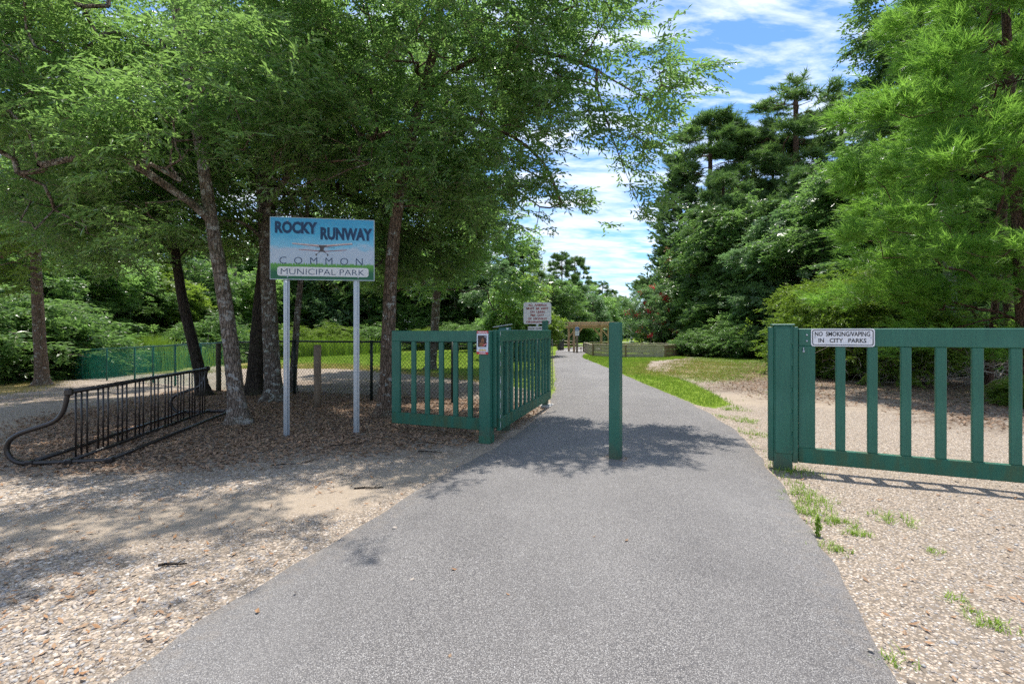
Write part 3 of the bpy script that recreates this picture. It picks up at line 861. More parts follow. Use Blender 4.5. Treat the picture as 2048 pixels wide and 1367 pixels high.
# positions read off the sign in fractions of its width (u) and height (v from the top)
def SU(u): return (u - .5) * PW
def SV(v): return pz + (.5 - v) * PH
def word(s, u0, u1, v0, v1, mat, y, bold, sh=0):
    txt(s, (u1 - u0) * PW, (v1 - v0) * PH, mat, ps, SU((u0 + u1) / 2) + sh, SV((v0 + v1) / 2) - sh * .5, y, bold)
word('ROCKY', .045, .445, .062, .258, M['navy_soft'], -.0078, .012, .007)
word('RUNWAY', .475, .980, .140, .345, M['navy_soft'], -.0078, .012, .007)
word('ROCKY', .045, .445, .062, .258, M['navy'], -.0086, .05)
word('RUNWAY', .475, .980, .140, .345, M['navy'], -.0086, .05)
word('C  O  M  M  O  N', .088, .885, .635, .748, M['navy'], -.0086, -.012)
flat('name_plate', rrect(.876 * PW, .150 * PH, .035, SU(.505), SV(.868)), M['white_sign'], ps, -.0078)
word('MUNICIPAL PARK', .100, .902, .824, .918, M['navy'], -.0086, -.010)
# biplane print
ink = simple('plane_ink', (.08, .07, .07), .6, 0, .4, 60, 0); wing = simple('wing_print', (.48, .42, .40), .6, 0, .3, 40, 0); wred = simple('wing_red_print', (.30, .10, .08), .6, 0, .3, 60, 0)
def P_(*uv): return [(SU(u), SV(v)) for u, v in uv]
flat('upper_wing', P_((.205, .405), (.49, .430), (.78, .385), (.785, .405), (.50, .455), (.21, .425)), wing, ps, -.0080)
flat('upper_wing_edge', P_((.208, .424), (.49, .453), (.785, .404), (.785, .412), (.50, .464), (.21, .430)), wred, ps, -.0083)
flat('lower_wing', P_((.265, .508), (.46, .523), (.52, .528), (.725, .500), (.725, .510), (.52, .540), (.46, .536), (.27, .517)), wred, ps, -.0080)
flat('tail_wing', P_((.42, .465), (.60, .462), (.62, .468), (.44, .473)), ink, ps, -.0080)
flat('fuselage', P_((.462, .440), (.475, .437), (.515, .437), (.545, .432), (.512, .470), (.505, .505), (.522, .545), (.455, .540), (.472, .50), (.468, .47)), ink, ps, -.0086)
flat('strut', P_((.455, .43), (.463, .43), (.475, .46), (.468, .46)), ink, ps, -.0086)
flat('gear_strut', P_((.470, .54), (.476, .54), (.440, .585), (.436, .583)), ink, ps, -.0083)
flat('gear_strut', P_((.505, .54), (.511, .54), (.546, .58), (.541, .583)), ink, ps, -.0083)
flat('gear_wheel', ell(SU(.435), SV(.590), .010, .017), ink, ps, -.0086)
flat('gear_wheel', ell(SU(.545), SV(.590), .009, .016), ink, ps, -.0086)
for u, v in ((.165, .962), (.842, .955), (.165, .05)):
    box('bolt', (.016, .006, .016), (SU(u), -.010, SV(v)), M['galv'], ps, .003)
# perforated U-channel posts
def uchannel(h):
    """U-channel with a row of real holes down its web"""
    mb = MB(); t_ = .003
    def b(x0, x1, y0, y1, z0, z1):
        V = [(x, y, z) for z in (z0, z1) for y in (y0, y1) for x in (x0, x1)]
        mb.add(V, [[0, 1, 3, 2], [4, 6, 7, 5], [0, 4, 5, 1], [2, 3, 7, 6], [0, 2, 6, 4], [1, 5, 7, 3]])
    b(-.040, -.018, -.0, t_, 0, h); b(.018, .040, 0, t_, 0, h)            # flanges
    b(-.018, -.015, -.026, .0, 0, h); b(.015, .018, -.026, 0, 0, h)        # sides
    b(-.015, -.0045, -.029, -.026, 0, h); b(.0045, .015, -.029, -.026, 0, h)
    z = 0.0
    while z < h:
        b(-.0045, .0045, -.0288, -.0262, z, min(h, z + .0155)); z += .0254
    return mb
um = uchannel(pz + PH / 2 - .05 + .02).mesh('steel_post', False); um.materials.append(M['galv'])
for k, px_ in enumerate((575.5, 712)):
    xx = (px_ - CX) * (6.78 if k == 0 else 6.87) / F
    c_, s_ = math.cos(ang), math.sin(ang)
    lxx = (xx - cxw) / c_
    link('steel_post', um, ps, (lxx, .035, -.02), (0, 0, 0))
# ---------------------------------------------------------------- bike rack
Rb = np.array([-5.18, 5.18]); Rw = np.array([.985, .165]); Rl = np.array([-.13, .9915])
Rb = Rb - Rl * 0
rk = thing('bike_rack', 'dark brown tubular bike rack with upright bars on the sandy ground', 'bike rack', (Rb[0], Rb[1], gz(*Rb)), math.atan2(Rw[1], Rw[0]))
RL = 3.30                                            # local x = width (towards the path), local y = length
endp = [(.79, .030), (.60, .030), (.39, .030), (.20, .030), (.0, .030), (-.07, .036), (-.13, .06), (-.18, .11), (-.205, .17), (-.20, .24), (-.165, .30), (-.08, .355), (.05, .40), (.18, .44), (.26, .48), (.315, .55), (.345, .64), (.36, .72), (.372, .785)]
ep = resample(np.array(endp), 60, 1)
for yy in (0, RL):
    mb = MB(); mb.tube([(x, yy, z) for x, z in ep], .025, 12)
    mb.obj('end_frame', M['rack'], rk)
for x_ in (0.015, .385, .775):
    mb = MB(); mb.tube([(x_, -.02, .040), (x_, RL * .5, .040), (x_, RL + (.25 if x_ > .7 else .02), .040)], .021, 10)
    mb.obj('ground_bar', M['rack'], rk)
    for yy in (0, RL):
        box('clamp', (.075, .085, .062), (x_, yy, .034), M['rack'], rk, .014)
mb = MB(); mb.tube([(.375, -.03, .785), (.38, RL / 2, .785), (.385, RL + .03, .785)], .026, 12); mb.obj('top_bar', M['rack'], rk)
for yy in (0, RL): box('cap_joint', (.075, .07, .085), (.378, yy, .785), M['rack'], rk, .018)
pm = None
for k in range(9):
    for j in range(3):
        yy = .10 + k * .364 + j * .090
        if pm is None:
            mb = MB(); mb.tube([(0, 0, .045), (0, 0, .42), (0, 0, .775)], .0100, 8)
            o = mb.obj('upright_bar', M['rack'], rk); pm = o.data; o.location = (.382, yy, 0)
        else:
            link('upright_bar', pm, rk, (.382, yy, 0))

# ---------------------------------------------------------------- chain-link fences
def chain_run(parent, ox, oy, a, b, h, mat, pitch=.085, wr=.0021, zb=.03):
    """one stretch of chain-link as real crossing wires, in coordinates relative to the thing"""
    a = np.array(a, float); b = np.array(b, float); L = float(np.linalg.norm(b - a)); d = (b - a) / L
    za, zb_ = gz(*a), gz(*b)
    V, Q = [], []
    def pt(s, z, off):
        return (a[0] + d[0] * s - ox - d[1] * off, a[1] + d[1] * s - oy + d[0] * off, za + (zb_ - za) * s / L + z)
    n = int((L + h) / pitch) + 1
    for sgn in (1, -1):
        for k in range(n):
            s0 = k * pitch - (h if sgn == 1 else 0)
            z0, z1, sa, sb = zb, zb + h, s0, s0 + sgn * h + (h if sgn == -1 else 0) * 0
            if sgn == 1: sa, sb = s0, s0 + h
            else: sa, sb = s0 + 0, s0 - h
            # clip to 0..L
            lo, hi = min(sa, sb), max(sa, sb)
            c0, c1 = max(lo, 0), min(hi, L)
            if c1 - c0 < .02: continue
            f = lambda s: z0 + (z1 - z0) * (s - sa) / (sb - sa)
            i = len(V)
            for s_, off in ((c0, sgn * .003), (c1, sgn * .003)):
                z_ = f(s_)
                V.extend([pt(s_ - wr, z_ + wr * sgn, off), pt(s_ + wr, z_ - wr * sgn, off), pt(s_, z_, off + wr * 1.6)])
            Q.extend([(i, i + 1, i + 4, i + 3), (i + 1, i + 2, i + 5, i + 4), (i + 2, i, i + 3, i + 5)])
    me = big_mesh('chain_link_mesh', np.array(V), np.array(Q), [mat])
    return prop(link('chain_link_mesh', me, parent), kind='stuff')
def fence(name, label, pts, h, mat, mesh_mat, post_r=.03, pitch=.085, wr=.0021):
    ox, oy = pts[0]
    t = thing(name, label, 'fence', (ox, oy, 0), 0, 'chain-link fences round the lawn')
    for (x, y) in pts:
        mb = MB(); z = gz(x, y)
        mb.tube([(0, 0, z - .05), (0, 0, z + h * .6), (0, 0, z + h + .03)], post_r, 10)
        mb.obj('fence_post', mat, t, loc=(x - ox, y - oy, 0))
    for (a, b) in zip(pts[:-1], pts[1:]):
        mb = MB(); mb.tube([(a[0] - ox, a[1] - oy, gz(*a) + h), ((a[0] + b[0]) / 2 - ox, (a[1] + b[1]) / 2 - oy, (gz(*a) + gz(*b)) / 2 + h - .006), (b[0] - ox, b[1] - oy, gz(*b) + h)], .021, 8)
        mb.obj('top_rail', mat, t)
        chain_run(t, ox, oy, a, b, h - .03, mesh_mat, pitch, wr)
    return t
fence('chain_link_fence', 'black chain-link fence running behind the park sign to the gate', [(-6.85, 11.85), (-4.95, 11.0), (-2.95, 10.15), (-1.2, 9.75), (.50, 9.45)], 1.22, M['black_coat'], M['black_coat'])
fence('chain_link_fence', 'bright green chain-link fence curving away behind the bike rack', [(-7.05, 12.0), (-8.5, 13.2), (-10.1, 14.5), (-11.8, 15.9), (-13.5, 17.3), (-15.5, 18.5), (-17.6, 19.8), (-20.0, 21.4)], 1.22, M['green_coat_dk'], M['green_coat'], pitch=.09, wr=.0022)
fence('chain_link_fence', 'far end of the green fence turning back towards the wood', [(-20.15, 21.6), (-20.4, 25.0), (-20.0, 28.5), (-18.5, 32)], 1.22, M['green_coat_dk'], M['green_coat'], pitch=.09, wr=.0022)
for (px_, py_, w_, h_, lab, mt) in ((437, 784, .115, 1.20, 'dark round wooden post where the green and black fences meet', 'wood_dark'), (635, 813, .135, 1.175, 'pale weathered wooden post in front of the black fence behind the sign', 'wood_grey')):
    p = at(px_, py_)
    t = thing('wooden_post', lab, 'post', p)
    mb = MB(); mb.tube([(0, 0, -.05), (.005, 0, .4), (-.006, 0, .8), (0, 0, h_ - .01), (0, 0, h_)], [w_ / 2, w_ / 2 * .98, w_ / 2, w_ / 2 * 1.01, w_ / 2 * .9], 14, wob=.02, rng=np.random.RandomState(3))
    o = mb.obj('shaft', M[mt], t)
    mb = MB(); mb.tube([(0, 0, h_ - .004), (0, 0, h_ + .006)], [w_ / 2 * .92, w_ / 2 * .8], 14); mb.obj('end_grain', M['wood_dark'], t)
# chain hanging on the swing gate end
mb = MB(); cz = 1.26
hx, hy = .783, 9.43
for k in range(26):
    zc_ = cz - k * .037
    a = np.linspace(0, 2 * np.pi, 11)
    if k % 2: P = [(.013 * math.cos(q), .003, zc_ + .024 * math.sin(q)) for q in a]
    else: P = [(.003, .013 * math.cos(q), zc_ + .024 * math.sin(q)) for q in a]
    mb.tube(P, .0052, 5, cap=False)
a = np.linspace(-math.pi / 2, math.pi / 2, 9)
o = mb.obj('hanging_chain', M['steel'], loc=(hx, hy, gz(hx, hy)))
prop(o, 'loop of steel chain hanging from the end of the open swing gate', 'chain')

# ---------------------------------------------------------------- wooden pen, pergola and park furniture
pen = thing('wooden_pen', 'low board-walled ball pen on the grass beside the path bend', 'pen', at(1290, 711))
po_ = np.array(pen.location)
cor = [at(1168, 704)[:2], at(1187, 711.5)[:2], at(1251, 714.5)[:2], at(1329, 714.5)[:2], at(1364, 711.5)[:2]]
cor += [cor[4] + np.array([.3, 2.6]), cor[4] + np.array([-1.4, 4.4]), cor[0] + np.array([2.2, 2.3])]
for k in range(8):
    a, b = cor[k], cor[(k + 1) % 8]
    d = b - a; L = float(np.linalg.norm(d)); an = math.atan2(d[1], d[0]); z0 = min(gz(*a), gz(*b))
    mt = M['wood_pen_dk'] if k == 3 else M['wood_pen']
    for r_ in range(3):
        box('plank', (L - .08, .038, .215), ((a[0] + b[0]) / 2 - po_[0], (a[1] + b[1]) / 2 - po_[1], z0 + .125 + r_ * .245 - po_[2]), mt, pen, .006, orot=(0, 0, an))
    box('cap_board', (L + .02, .12, .035), ((a[0] + b[0]) / 2 - po_[0], (a[1] + b[1]) / 2 - po_[1], z0 + .765 + .003 * (k % 2) - po_[2]), M['wood_pen'], pen, .006, orot=(0, 0, an))
    for q in ([a] if L < 2.1 else [a, (a + b) / 2] if k == 3 else [a]):
        n_ = np.array([d[1], -d[0]]) / L * .045
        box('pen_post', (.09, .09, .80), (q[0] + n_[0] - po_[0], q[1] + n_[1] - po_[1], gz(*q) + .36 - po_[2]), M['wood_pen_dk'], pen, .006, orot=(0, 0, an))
# pergola
pg0 = at(1148, 705.0); Yp = pg0[1]
pg = thing('pergola', 'open cedar pergola with angled braces beside the path bend', 'pergola', pg0, math.radians(2))
Wp = 70 * Yp / F; zp = H - (645 - HY) * Yp / F - pg0[2]
for (x_, y_) in ((0, 0), (Wp, 0), (0, 2.6), (Wp, 2.6)):
    box('post', (.16, .16, zp - .2), (x_, y_, (zp - .2) / 2), M['wood_cedar'], pg, .01)
for y_ in (-.10, .10, 2.5, 2.7):
    box('beam', (Wp + .75, .045, .22), (Wp / 2, y_, zp - .30), M['wood_cedar'], pg, .01)
for k in range(5):
    box('cross_beam', (.05, 3.3, .18), (.05 + (Wp - .1) * k / 4, 1.3, zp - .10), M['wood_cedar'], pg, .008)
for k in range(14):
    box('rafter', (.045, 3.4, .07), (-.30 + (Wp + .6) * k / 13, 1.3, zp + .025), M['wood_cedar'], pg, .005)
box('fascia', (Wp + .8, .045, .17), (Wp / 2, -.35, zp - .09), M['wood_cedar'], pg, .008)
for (x_, sg) in ((0, 1), (Wp, -1)):
    for y_ in (-.03, 2.57):
        box('brace', (.95, .06, .10), (x_ + sg * .36, y_, zp - .72), M['wood_cedar'], pg, .006, rot=(0, sg * math.radians(-48), 0))
p = at(1154, 706); t = thing('trail_sign', 'blue and white notice on a grey post in front of the pergola', 'sign', p)
box('post', (.14, .12, 2.0), (0, 0, 1.0), M['wood_grey'], t, .01)
zs = H - (662.5 - HY) * p[1] / F - p[2]
box('notice_board', (.29, .03, .62), (0, -.08, zs), M['white_new'], t, .004)
box('blue_header', (.27, .01, .24), (0, -.101, zs + .175), M['blue_print'], t, .002)
for k in range(3): box('printed_line', (.18, .006, .018), (0, -.104, zs + .20 - .05 * k), M['white_paint'], t, 0)
for k in range(4): box('printed_line', (.20, .006, .012), (0, -.099, zs - .02 - .055 * k), M['photo_grey'], t, 0)
# picnic tables
def picnic(p, rz, label, s=1.0):
    t = thing('picnic_table', label, 'picnic table', p, rz, 'picnic tables', s)
    for k in range(4): box('tabletop_board', (1.8, .17, .04), (0, -.27 + .18 * k, .75), M['wood_pen'], t, .005)
    for sy in (-1, 1):
        for j in range(2): box('bench_board', (1.8, .13, .04), (0, sy * (.62 + .14 * j), .45), M['wood_pen'], t, .005)
    for sx in (-.65, .65):
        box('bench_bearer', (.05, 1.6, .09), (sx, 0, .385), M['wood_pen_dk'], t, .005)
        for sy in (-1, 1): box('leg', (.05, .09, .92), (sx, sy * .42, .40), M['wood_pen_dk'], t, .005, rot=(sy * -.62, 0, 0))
    return t
picnic(at(1130, 697.5) + np.array([0, 1.0, 0]), .35, 'wooden picnic table beyond the path near the dark bin')
picnic(at(934, 703), .1, 'pale picnic table on the far edge of the lawn behind the gate', 1.0)
p = at(1121.5, 700.5)
t = thing('litter_bin', 'dark grey round litter bin in front of the picnic table', 'bin', p)
mb = MB(); mb.tube([(0, 0, 0), (0, 0, .05), (0, 0, .80), (0, 0, .84)], [.26, .28, .30, .30], 16); mb.obj('bin_body', M['dark_plastic'], t)
mb = MB(); mb.tube([(0, 0, .84), (0, 0, .88), (0, 0, .93)], [.315, .315, .20], 16); mb.obj('lid', M['dark_plastic'], t)
# benches
def bench(px_, py_, rz, label, s=1):
    t = thing('park_bench', label, 'bench', at(px_, py_), rz, 'park benches', s)
    for k in range(3): box('seat_slat', (1.6, .11, .035), (0, -.14 + .125 * k, .45), M['wood_pen'], t, .004)
    for k in range(3): box('back_slat', (1.6, .03, .12), (0, .24 + .03 * k, .58 + .145 * k), M['wood_pen'], t, .004)
    for sx in (-.6, .6):
        box('leg', (.06, .06, .45), (sx, -.15, .22), M['wood_pen_dk'], t, .004)
        box('leg', (.06, .06, .95), (sx, .28, .46), M['wood_pen_dk'], t, .004, rot=(-.15, 0, 0))
    return t
bench(1197.5, 681.5, .1, 'pale wooden bench seen through the pergola opening')
def smallsign(px_, pyb, pyt, wpx, hpx, label, mat='white_new', rz=0):
    p = at(px_, pyb); k = p[1] / F
    t = thing('small_sign', label, 'sign', p, rz, 'small park signs')
    ht = (pyb - pyt) * k
    box('post', (.07, .07, ht), (0, 0, ht / 2), M['dark_plastic'], t, .005)
    box('sign_plate', (wpx * k, .02, hpx * k), (0, -.05, ht - hpx * k / 2), M[mat], t, .004)
    box('edge_band', (wpx * k * .9, .008, hpx * k * .10), (0, -.066, ht - hpx * k * .2), M['photo_grey'], t, 0)
    return t
smallsign(1180.5, 683, 667, 3.2, 6.5, 'small white sign on a dark stake seen through the pergola')
smallsign(1245.5, 682, 663, 2.5, 6, 'small white sign just beside the top of the bollard')
# disc target and hoop
p = at(1254.5, 684); k = p[1] / F
t = thing('basketball_goal', 'rounded white backboard on a thin dark pole behind the wooden pen', 'basketball goal', p)
zt = (684 - 651) * k
box('pole', (.12, .12, zt), (0, .1, zt / 2), M['dark_plastic'], t, .01)
P = [(a * 5.8 * k, zt + b * k) for a, b in ((-1, -1), (-.9, 2), (-.55, 3.8), (0, 4.3), (.6, 3.6), (1, 1.5), (1, -2), (.6, -3.4), (-.7, -3.2))]
plate('backboard', P, -.02, .03, simple('pale_backboard', (.45, .55, .58), .5), t)
mb = MB(); a = np.linspace(0, 2 * np.pi, 13); mb.tube([(.02 + .23 * math.cos(q), -.28 + .23 * math.sin(q), zt - 1.6 * k) for q in a], .014, 5, cap=False); mb.obj('rim', M['orange'], t)
p = at(1263, 689); k = p[1] / F
t = thing('disc_golf_sign', 'white box with a red and white fan-shaped head on a pole', 'sign', p)
box('white_base', (8.5 * k, .4, 8 * k), (0, 0, 4 * k), M['white_paint'], t, .02)
box('pole', (.14, .14, 24 * k), (.3 * k, .1, 16 * k), M['white_paint'], t, .01)
box('dark_collar', (3.2 * k, .2, 4.5 * k), (.3 * k, 0, 11 * k), M['dark_plastic'], t, .01)
plate('fan_head', [(-7 * k, 31.5 * k), (-2 * k, 33.5 * k), (4 * k, 33.5 * k), (8 * k, 32 * k), (3 * k, 28.5 * k), (-3 * k, 28.5 * k)], -.05, .05, M['white_paint'], t)
plate('red_mark', [(-4 * k, 32 * k), (0, 32.8 * k), (4 * k, 32 * k), (1 * k, 29.5 * k), (-1.5 * k, 29.5 * k)], -.08, -.05, M['red'], t)
p = at(1333, 685.5); k = p[1] / F
t = thing('bird_feeder', 'little peaked red-brown roof on a dark green stand near the flowering shrub', 'feeder', p)
box('stand', (2.4 * k, .25, 13 * k), (0, 0, 6.5 * k), M['green_coat_dk'], t, .02)
plate('roof', [(-5 * k, 16 * k), (5 * k, 16 * k), (2.5 * k, 20 * k), (-1 * k, 20.6 * k)], -.5, .5, simple('feeder_roof', (.36, .15, .08), .8), t)
box('tray', (4 * k, .6, .05), (0, 0, 14 * k), M['wood_pen_dk'], t, .01)
p = at(1345.5, 685); k = p[1] / F
t = thing('fire_hydrant', 'orange and yellow barrel-shaped hydrant at the foot of the wood', 'hydrant', p)
mb = MB(); mb.tube([(0, 0, 0), (0, 0, .1), (0, 0, .12), (0, 0, .62), (0, 0, .75), (0, 0, .80)], [.3, .3, .24, .24, .16, .05], 12); mb.obj('barrel', M['orange'], t)
box('side_cap', (.66, .16, .16), (0, 0, .45), M['yellow'], t, .03)
p = at(1162, 704.5); k = p[1] / F
t = thing('path_light', 'low stake light at the foot of the pergola post', 'light', p)
box('stake', (.05, .05, .28), (0, 0, .14), M['wood_grey'], t, .004); box('lamp_head', (.13, .13, .10), (0, 0, .33), M['wood_cedar'], t, .01)

# ---------------------------------------------------------------- trees
def leaf_spray(rng, n, L, ll, lw, droop=.25, branch=3, curl=.25, tri=False):
    """one twig with side twigs and leaves: leaf verts (n,4,3) and twig quads"""
    leaves, tw = [], []
    def run(o, d, ln, k):
        d = d / np.linalg.norm(d); side = np.cross(d, [0, 0, 1.0]); side /= np.linalg.norm(side) + 1e-6
        for i in range(k):
            t = (i + .6) / k
            p = o + d * ln * t + np.array([0, 0, -droop * ln * t * t])
            sgn = 1 if i % 2 else -1
            a = rng.uniform(.35, 1.1)
            ld = d * math.cos(a) + side * sgn * math.sin(a) + np.array([0, 0, rng.uniform(-.55, .25)])
            ld /= np.linalg.norm(ld)
            up_ = np.array([rng.normal(0, .45), rng.normal(0, .45), 1.0]); w = np.cross(ld, up_); w /= np.linalg.norm(w)
            nn = np.cross(w, ld)
            l_ = ll * rng.uniform(.7, 1.25); w_ = lw * rng.uniform(.8, 1.2)
            if tri: leaves.append([p, p + ld * l_ * .55 + w * w_ * .62, p + ld * l_ * .95 - w * w_ * .42 - nn * l_ * .1]); continue
            leaves.append([p, p + ld * l_ * .5 + w * w_ * .5 + nn * w_ * curl, p + ld * l_ - nn * l_ * .10, p + ld * l_ * .5 - w * w_ * .5 + nn * w_ * curl])
        e = o + d * ln + np.array([0, 0, -droop * ln]); m = o + d * ln * .5 + np.array([0, 0, -droop * ln * .25])
        s2 = side * .0035
        tw.append([o - s2, o + s2, m]); tw.append([m - s2 * .6, m + s2 * .6, e])
        return m
    k0 = n // (branch + 1)
    run(np.zeros(3), np.array([1.0, 0, 0]), L, k0)
    for b in range(branch):
        t = rng.uniform(.15, .75); a = rng.uniform(.4, 1.0) * (1 if b % 2 else -1)
        run(np.array([L * t, 0, -droop * L * t * t]), np.array([math.cos(a), math.sin(a), rng.uniform(-.3, .25)]), L * rng.uniform(.4, .7), (n - k0) // branch)
    return np.array(leaves), np.array(tw)
def needle_tuft(rng, n, L, nl, nw, spread=.75):
    """a shoot with needles standing forward all round it; each needle a thin triangle"""
    T = []
    for i in range(n):
        t = rng.uniform(.0, 1.0)
        o = np.array([L * t, 0, 0]); a = rng.uniform(0, 2 * np.pi)
        s = spread * rng.uniform(.45, 1.1)
        d = np.array([math.cos(s), math.sin(s) * math.cos(a), math.sin(s) * math.sin(a)]); d[2] -= .10
        w = np.cross(d, rng.standard_normal(3)); w /= np.linalg.norm(w)
        l_ = nl * rng.uniform(.75, 1.2)
        T.append([o - w * nw / 2, o + w * nw / 2, o + d * l_])
    return np.array(T)
def rotm(yaw, pitch, roll):
    cy, sy, cp, sp_, cr, sr = np.cos(yaw), np.sin(yaw), np.cos(pitch), np.sin(pitch), np.cos(roll), np.sin(roll)
    R = np.empty((len(yaw), 3, 3))
    # x axis points along yaw/pitch
    R[:, 0, 0] = cy * cp; R[:, 1, 0] = sy * cp; R[:, 2, 0] = sp_
    yx, yy_, yz = -sy, cy, np.zeros_like(cy)
    zx, zy, zz_ = -cy * sp_, -sy * sp_, cp
    R[:, 0, 1] = yx * cr + zx * sr; R[:, 1, 1] = yy_ * cr + zy * sr; R[:, 2, 1] = yz * cr + zz_ * sr
    R[:, 0, 2] = -yx * sr + zx * cr; R[:, 1, 2] = -yy_ * sr + zy * cr; R[:, 2, 2] = -yz * sr + zz_ * cr
    return R
def place(templates, P, yaw, pitch, roll, scale, tint, rng):
    """put templates (k, m verts, 3) at many places -> verts, faces, tint per vertex"""
    Vs, Qs, Ts = [], [], []
    n0 = 0
    which = rng.integers(0, len(templates), len(P))
    R = rotm(yaw, pitch, roll) * scale[:, None, None]
    for k, T in enumerate(templates):
        idx = np.where(which == k)[0]
        if len(idx) == 0: continue
        m, c = T.shape[0], T.shape[1]
        W = np.einsum('nij,mj->nmi', R[idx], T.reshape(-1, 3)) + P[idx][:, None, :]
        q = np.arange(len(idx) * m * c).reshape(-1, c) + n0
        tt = np.clip(tint[idx][:, None] + .22 * rng.standard_normal((len(idx), m)), 0, 1)
        Vs.append(W.reshape(-1, 3)); Qs.append(q); Ts.append(np.repeat(tt.ravel(), c))
        n0 += len(idx) * m * c
    return np.concatenate(Vs), np.concatenate(Qs), np.concatenate(Ts)
RG = np.random.default_rng(11)
SPR, SPRT = [], []
for _ in range(7):
    a, b = leaf_spray(RG, 30, .42, .098, .031); SPR.append(a); SPRT.append(b)
SPRC, SPRCT = [], []
for _ in range(5):
    a, b = leaf_spray(RG, 24, .70, .21, .11, tri=True); SPRC.append(a); SPRCT.append(b)
SPRM, SPRMT = [], []                       # medium leaves, for trees ten to twenty metres off
for _ in range(5):
    a, b = leaf_spray(RG, 30, .50, .115, .048); SPRM.append(a); SPRMT.append(b)
TUFT = [needle_tuft(RG, 26, .34, .18, .014, .68) for _ in range(5)]
TUFTF = [needle_tuft(RG, 20, .40, .34, .040, .95) for _ in range(5)]
TUFTC = [needle_tuft(RG, 16, .35, .26, .075, .6) for _ in range(4)]

def lobe_points(lobes, n, rng, shell=.45):
    """random points in a list of ellipsoids (cx, cy, cz, rx, ry, rz[, weight])"""
    lobes = [tuple(l) + (1.0,) * (7 - len(l)) for l in lobes]
    w = np.array([(l[3] * l[4] * l[5]) ** .75 * l[6] for l in lobes]); w /= w.sum()
    k = rng.choice(len(lobes), n, p=w)
    L = np.array(lobes)[k]
    d = rng.standard_normal((n, 3)); d /= np.linalg.norm(d, axis=1)[:, None]
    r = rng.random(n) ** shell
    return L[:, :3] + d * r[:, None] * L[:, 3:6]
def skeleton(trunks, tips, rng, step=.32, min_h=1.5, bow=.10, steep=.6, jitter=.05):
    """connect every tip to the growing limb system"""
    pos, par, kind = [], [], []
    chains = []
    for ti, tr in enumerate(trunks):
        P = np.array([p[:3] for p in tr], float)
        d = np.concatenate([[0], np.cumsum(np.linalg.norm(np.diff(P, axis=0), axis=1))])
        n = max(3, int(d[-1] / step) + 1)
        # smooth resample
        Q = resample(P, n, 2)
        if ti == 0: prev = -1
        else:
            A = np.array(pos); prev = int(np.argmin(((A - Q[0]) ** 2).sum(1)))
        ch = [prev] if prev >= 0 else []
        for q in (Q if ti == 0 else Q[1:]):
            pos.append(q); par.append(prev); kind.append(ti == 0); prev = len(pos) - 1; ch.append(prev)
        chains.append(ch)
    ntr = len(pos)
    A = np.array(pos)
    dt = np.array([np.sqrt(((A - t) ** 2).sum(1).min()) for t in tips])
    cap = ntr + int(len(tips) * 14)
    buf = np.empty((cap, 3)); buf[:ntr] = A; cnt = ntr
    base_z = A[0][2]
    tipn = []
    for ti in np.argsort(dt):
        t = tips[ti]
        B = buf[:cnt]; d = np.sqrt(((B - t) ** 2).sum(1))
        cost = d + steep * np.maximum(0, B[:, 2] - t[2] + .15 * d) + 50 * (B[:, 2] < base_z + min_h)
        j = int(np.argmin(cost)); o = buf[j].copy(); dd = t - o; L = float(np.linalg.norm(dd))
        if L < .05: continue
        n = max(1, min(12, int(L / step + .5)))
        side = rng.standard_normal(3) * bow * L
        side[2] = abs(side[2]) * .6 + .06 * L
        ch = [j]; prev = j
        for i in range(1, n + 1):
            s = i / n
            q = o + dd * s + side * math.sin(math.pi * s) + rng.standard_normal(3) * jitter * step * (i < n)
            if cnt >= cap: break
            buf[cnt] = q; par.append(prev); kind.append(False); pos.append(q); prev = cnt; ch.append(cnt); cnt += 1
        chains.append(ch); tipn.append(prev)
    P = buf[:cnt].copy(); par = np.array(par[:cnt])
    w = np.zeros(cnt); w[tipn] = 1
    for i in range(cnt - 1, 0, -1):
        if par[i] >= 0: w[par[i]] += w[i]
    return P, par, w, chains, tipn
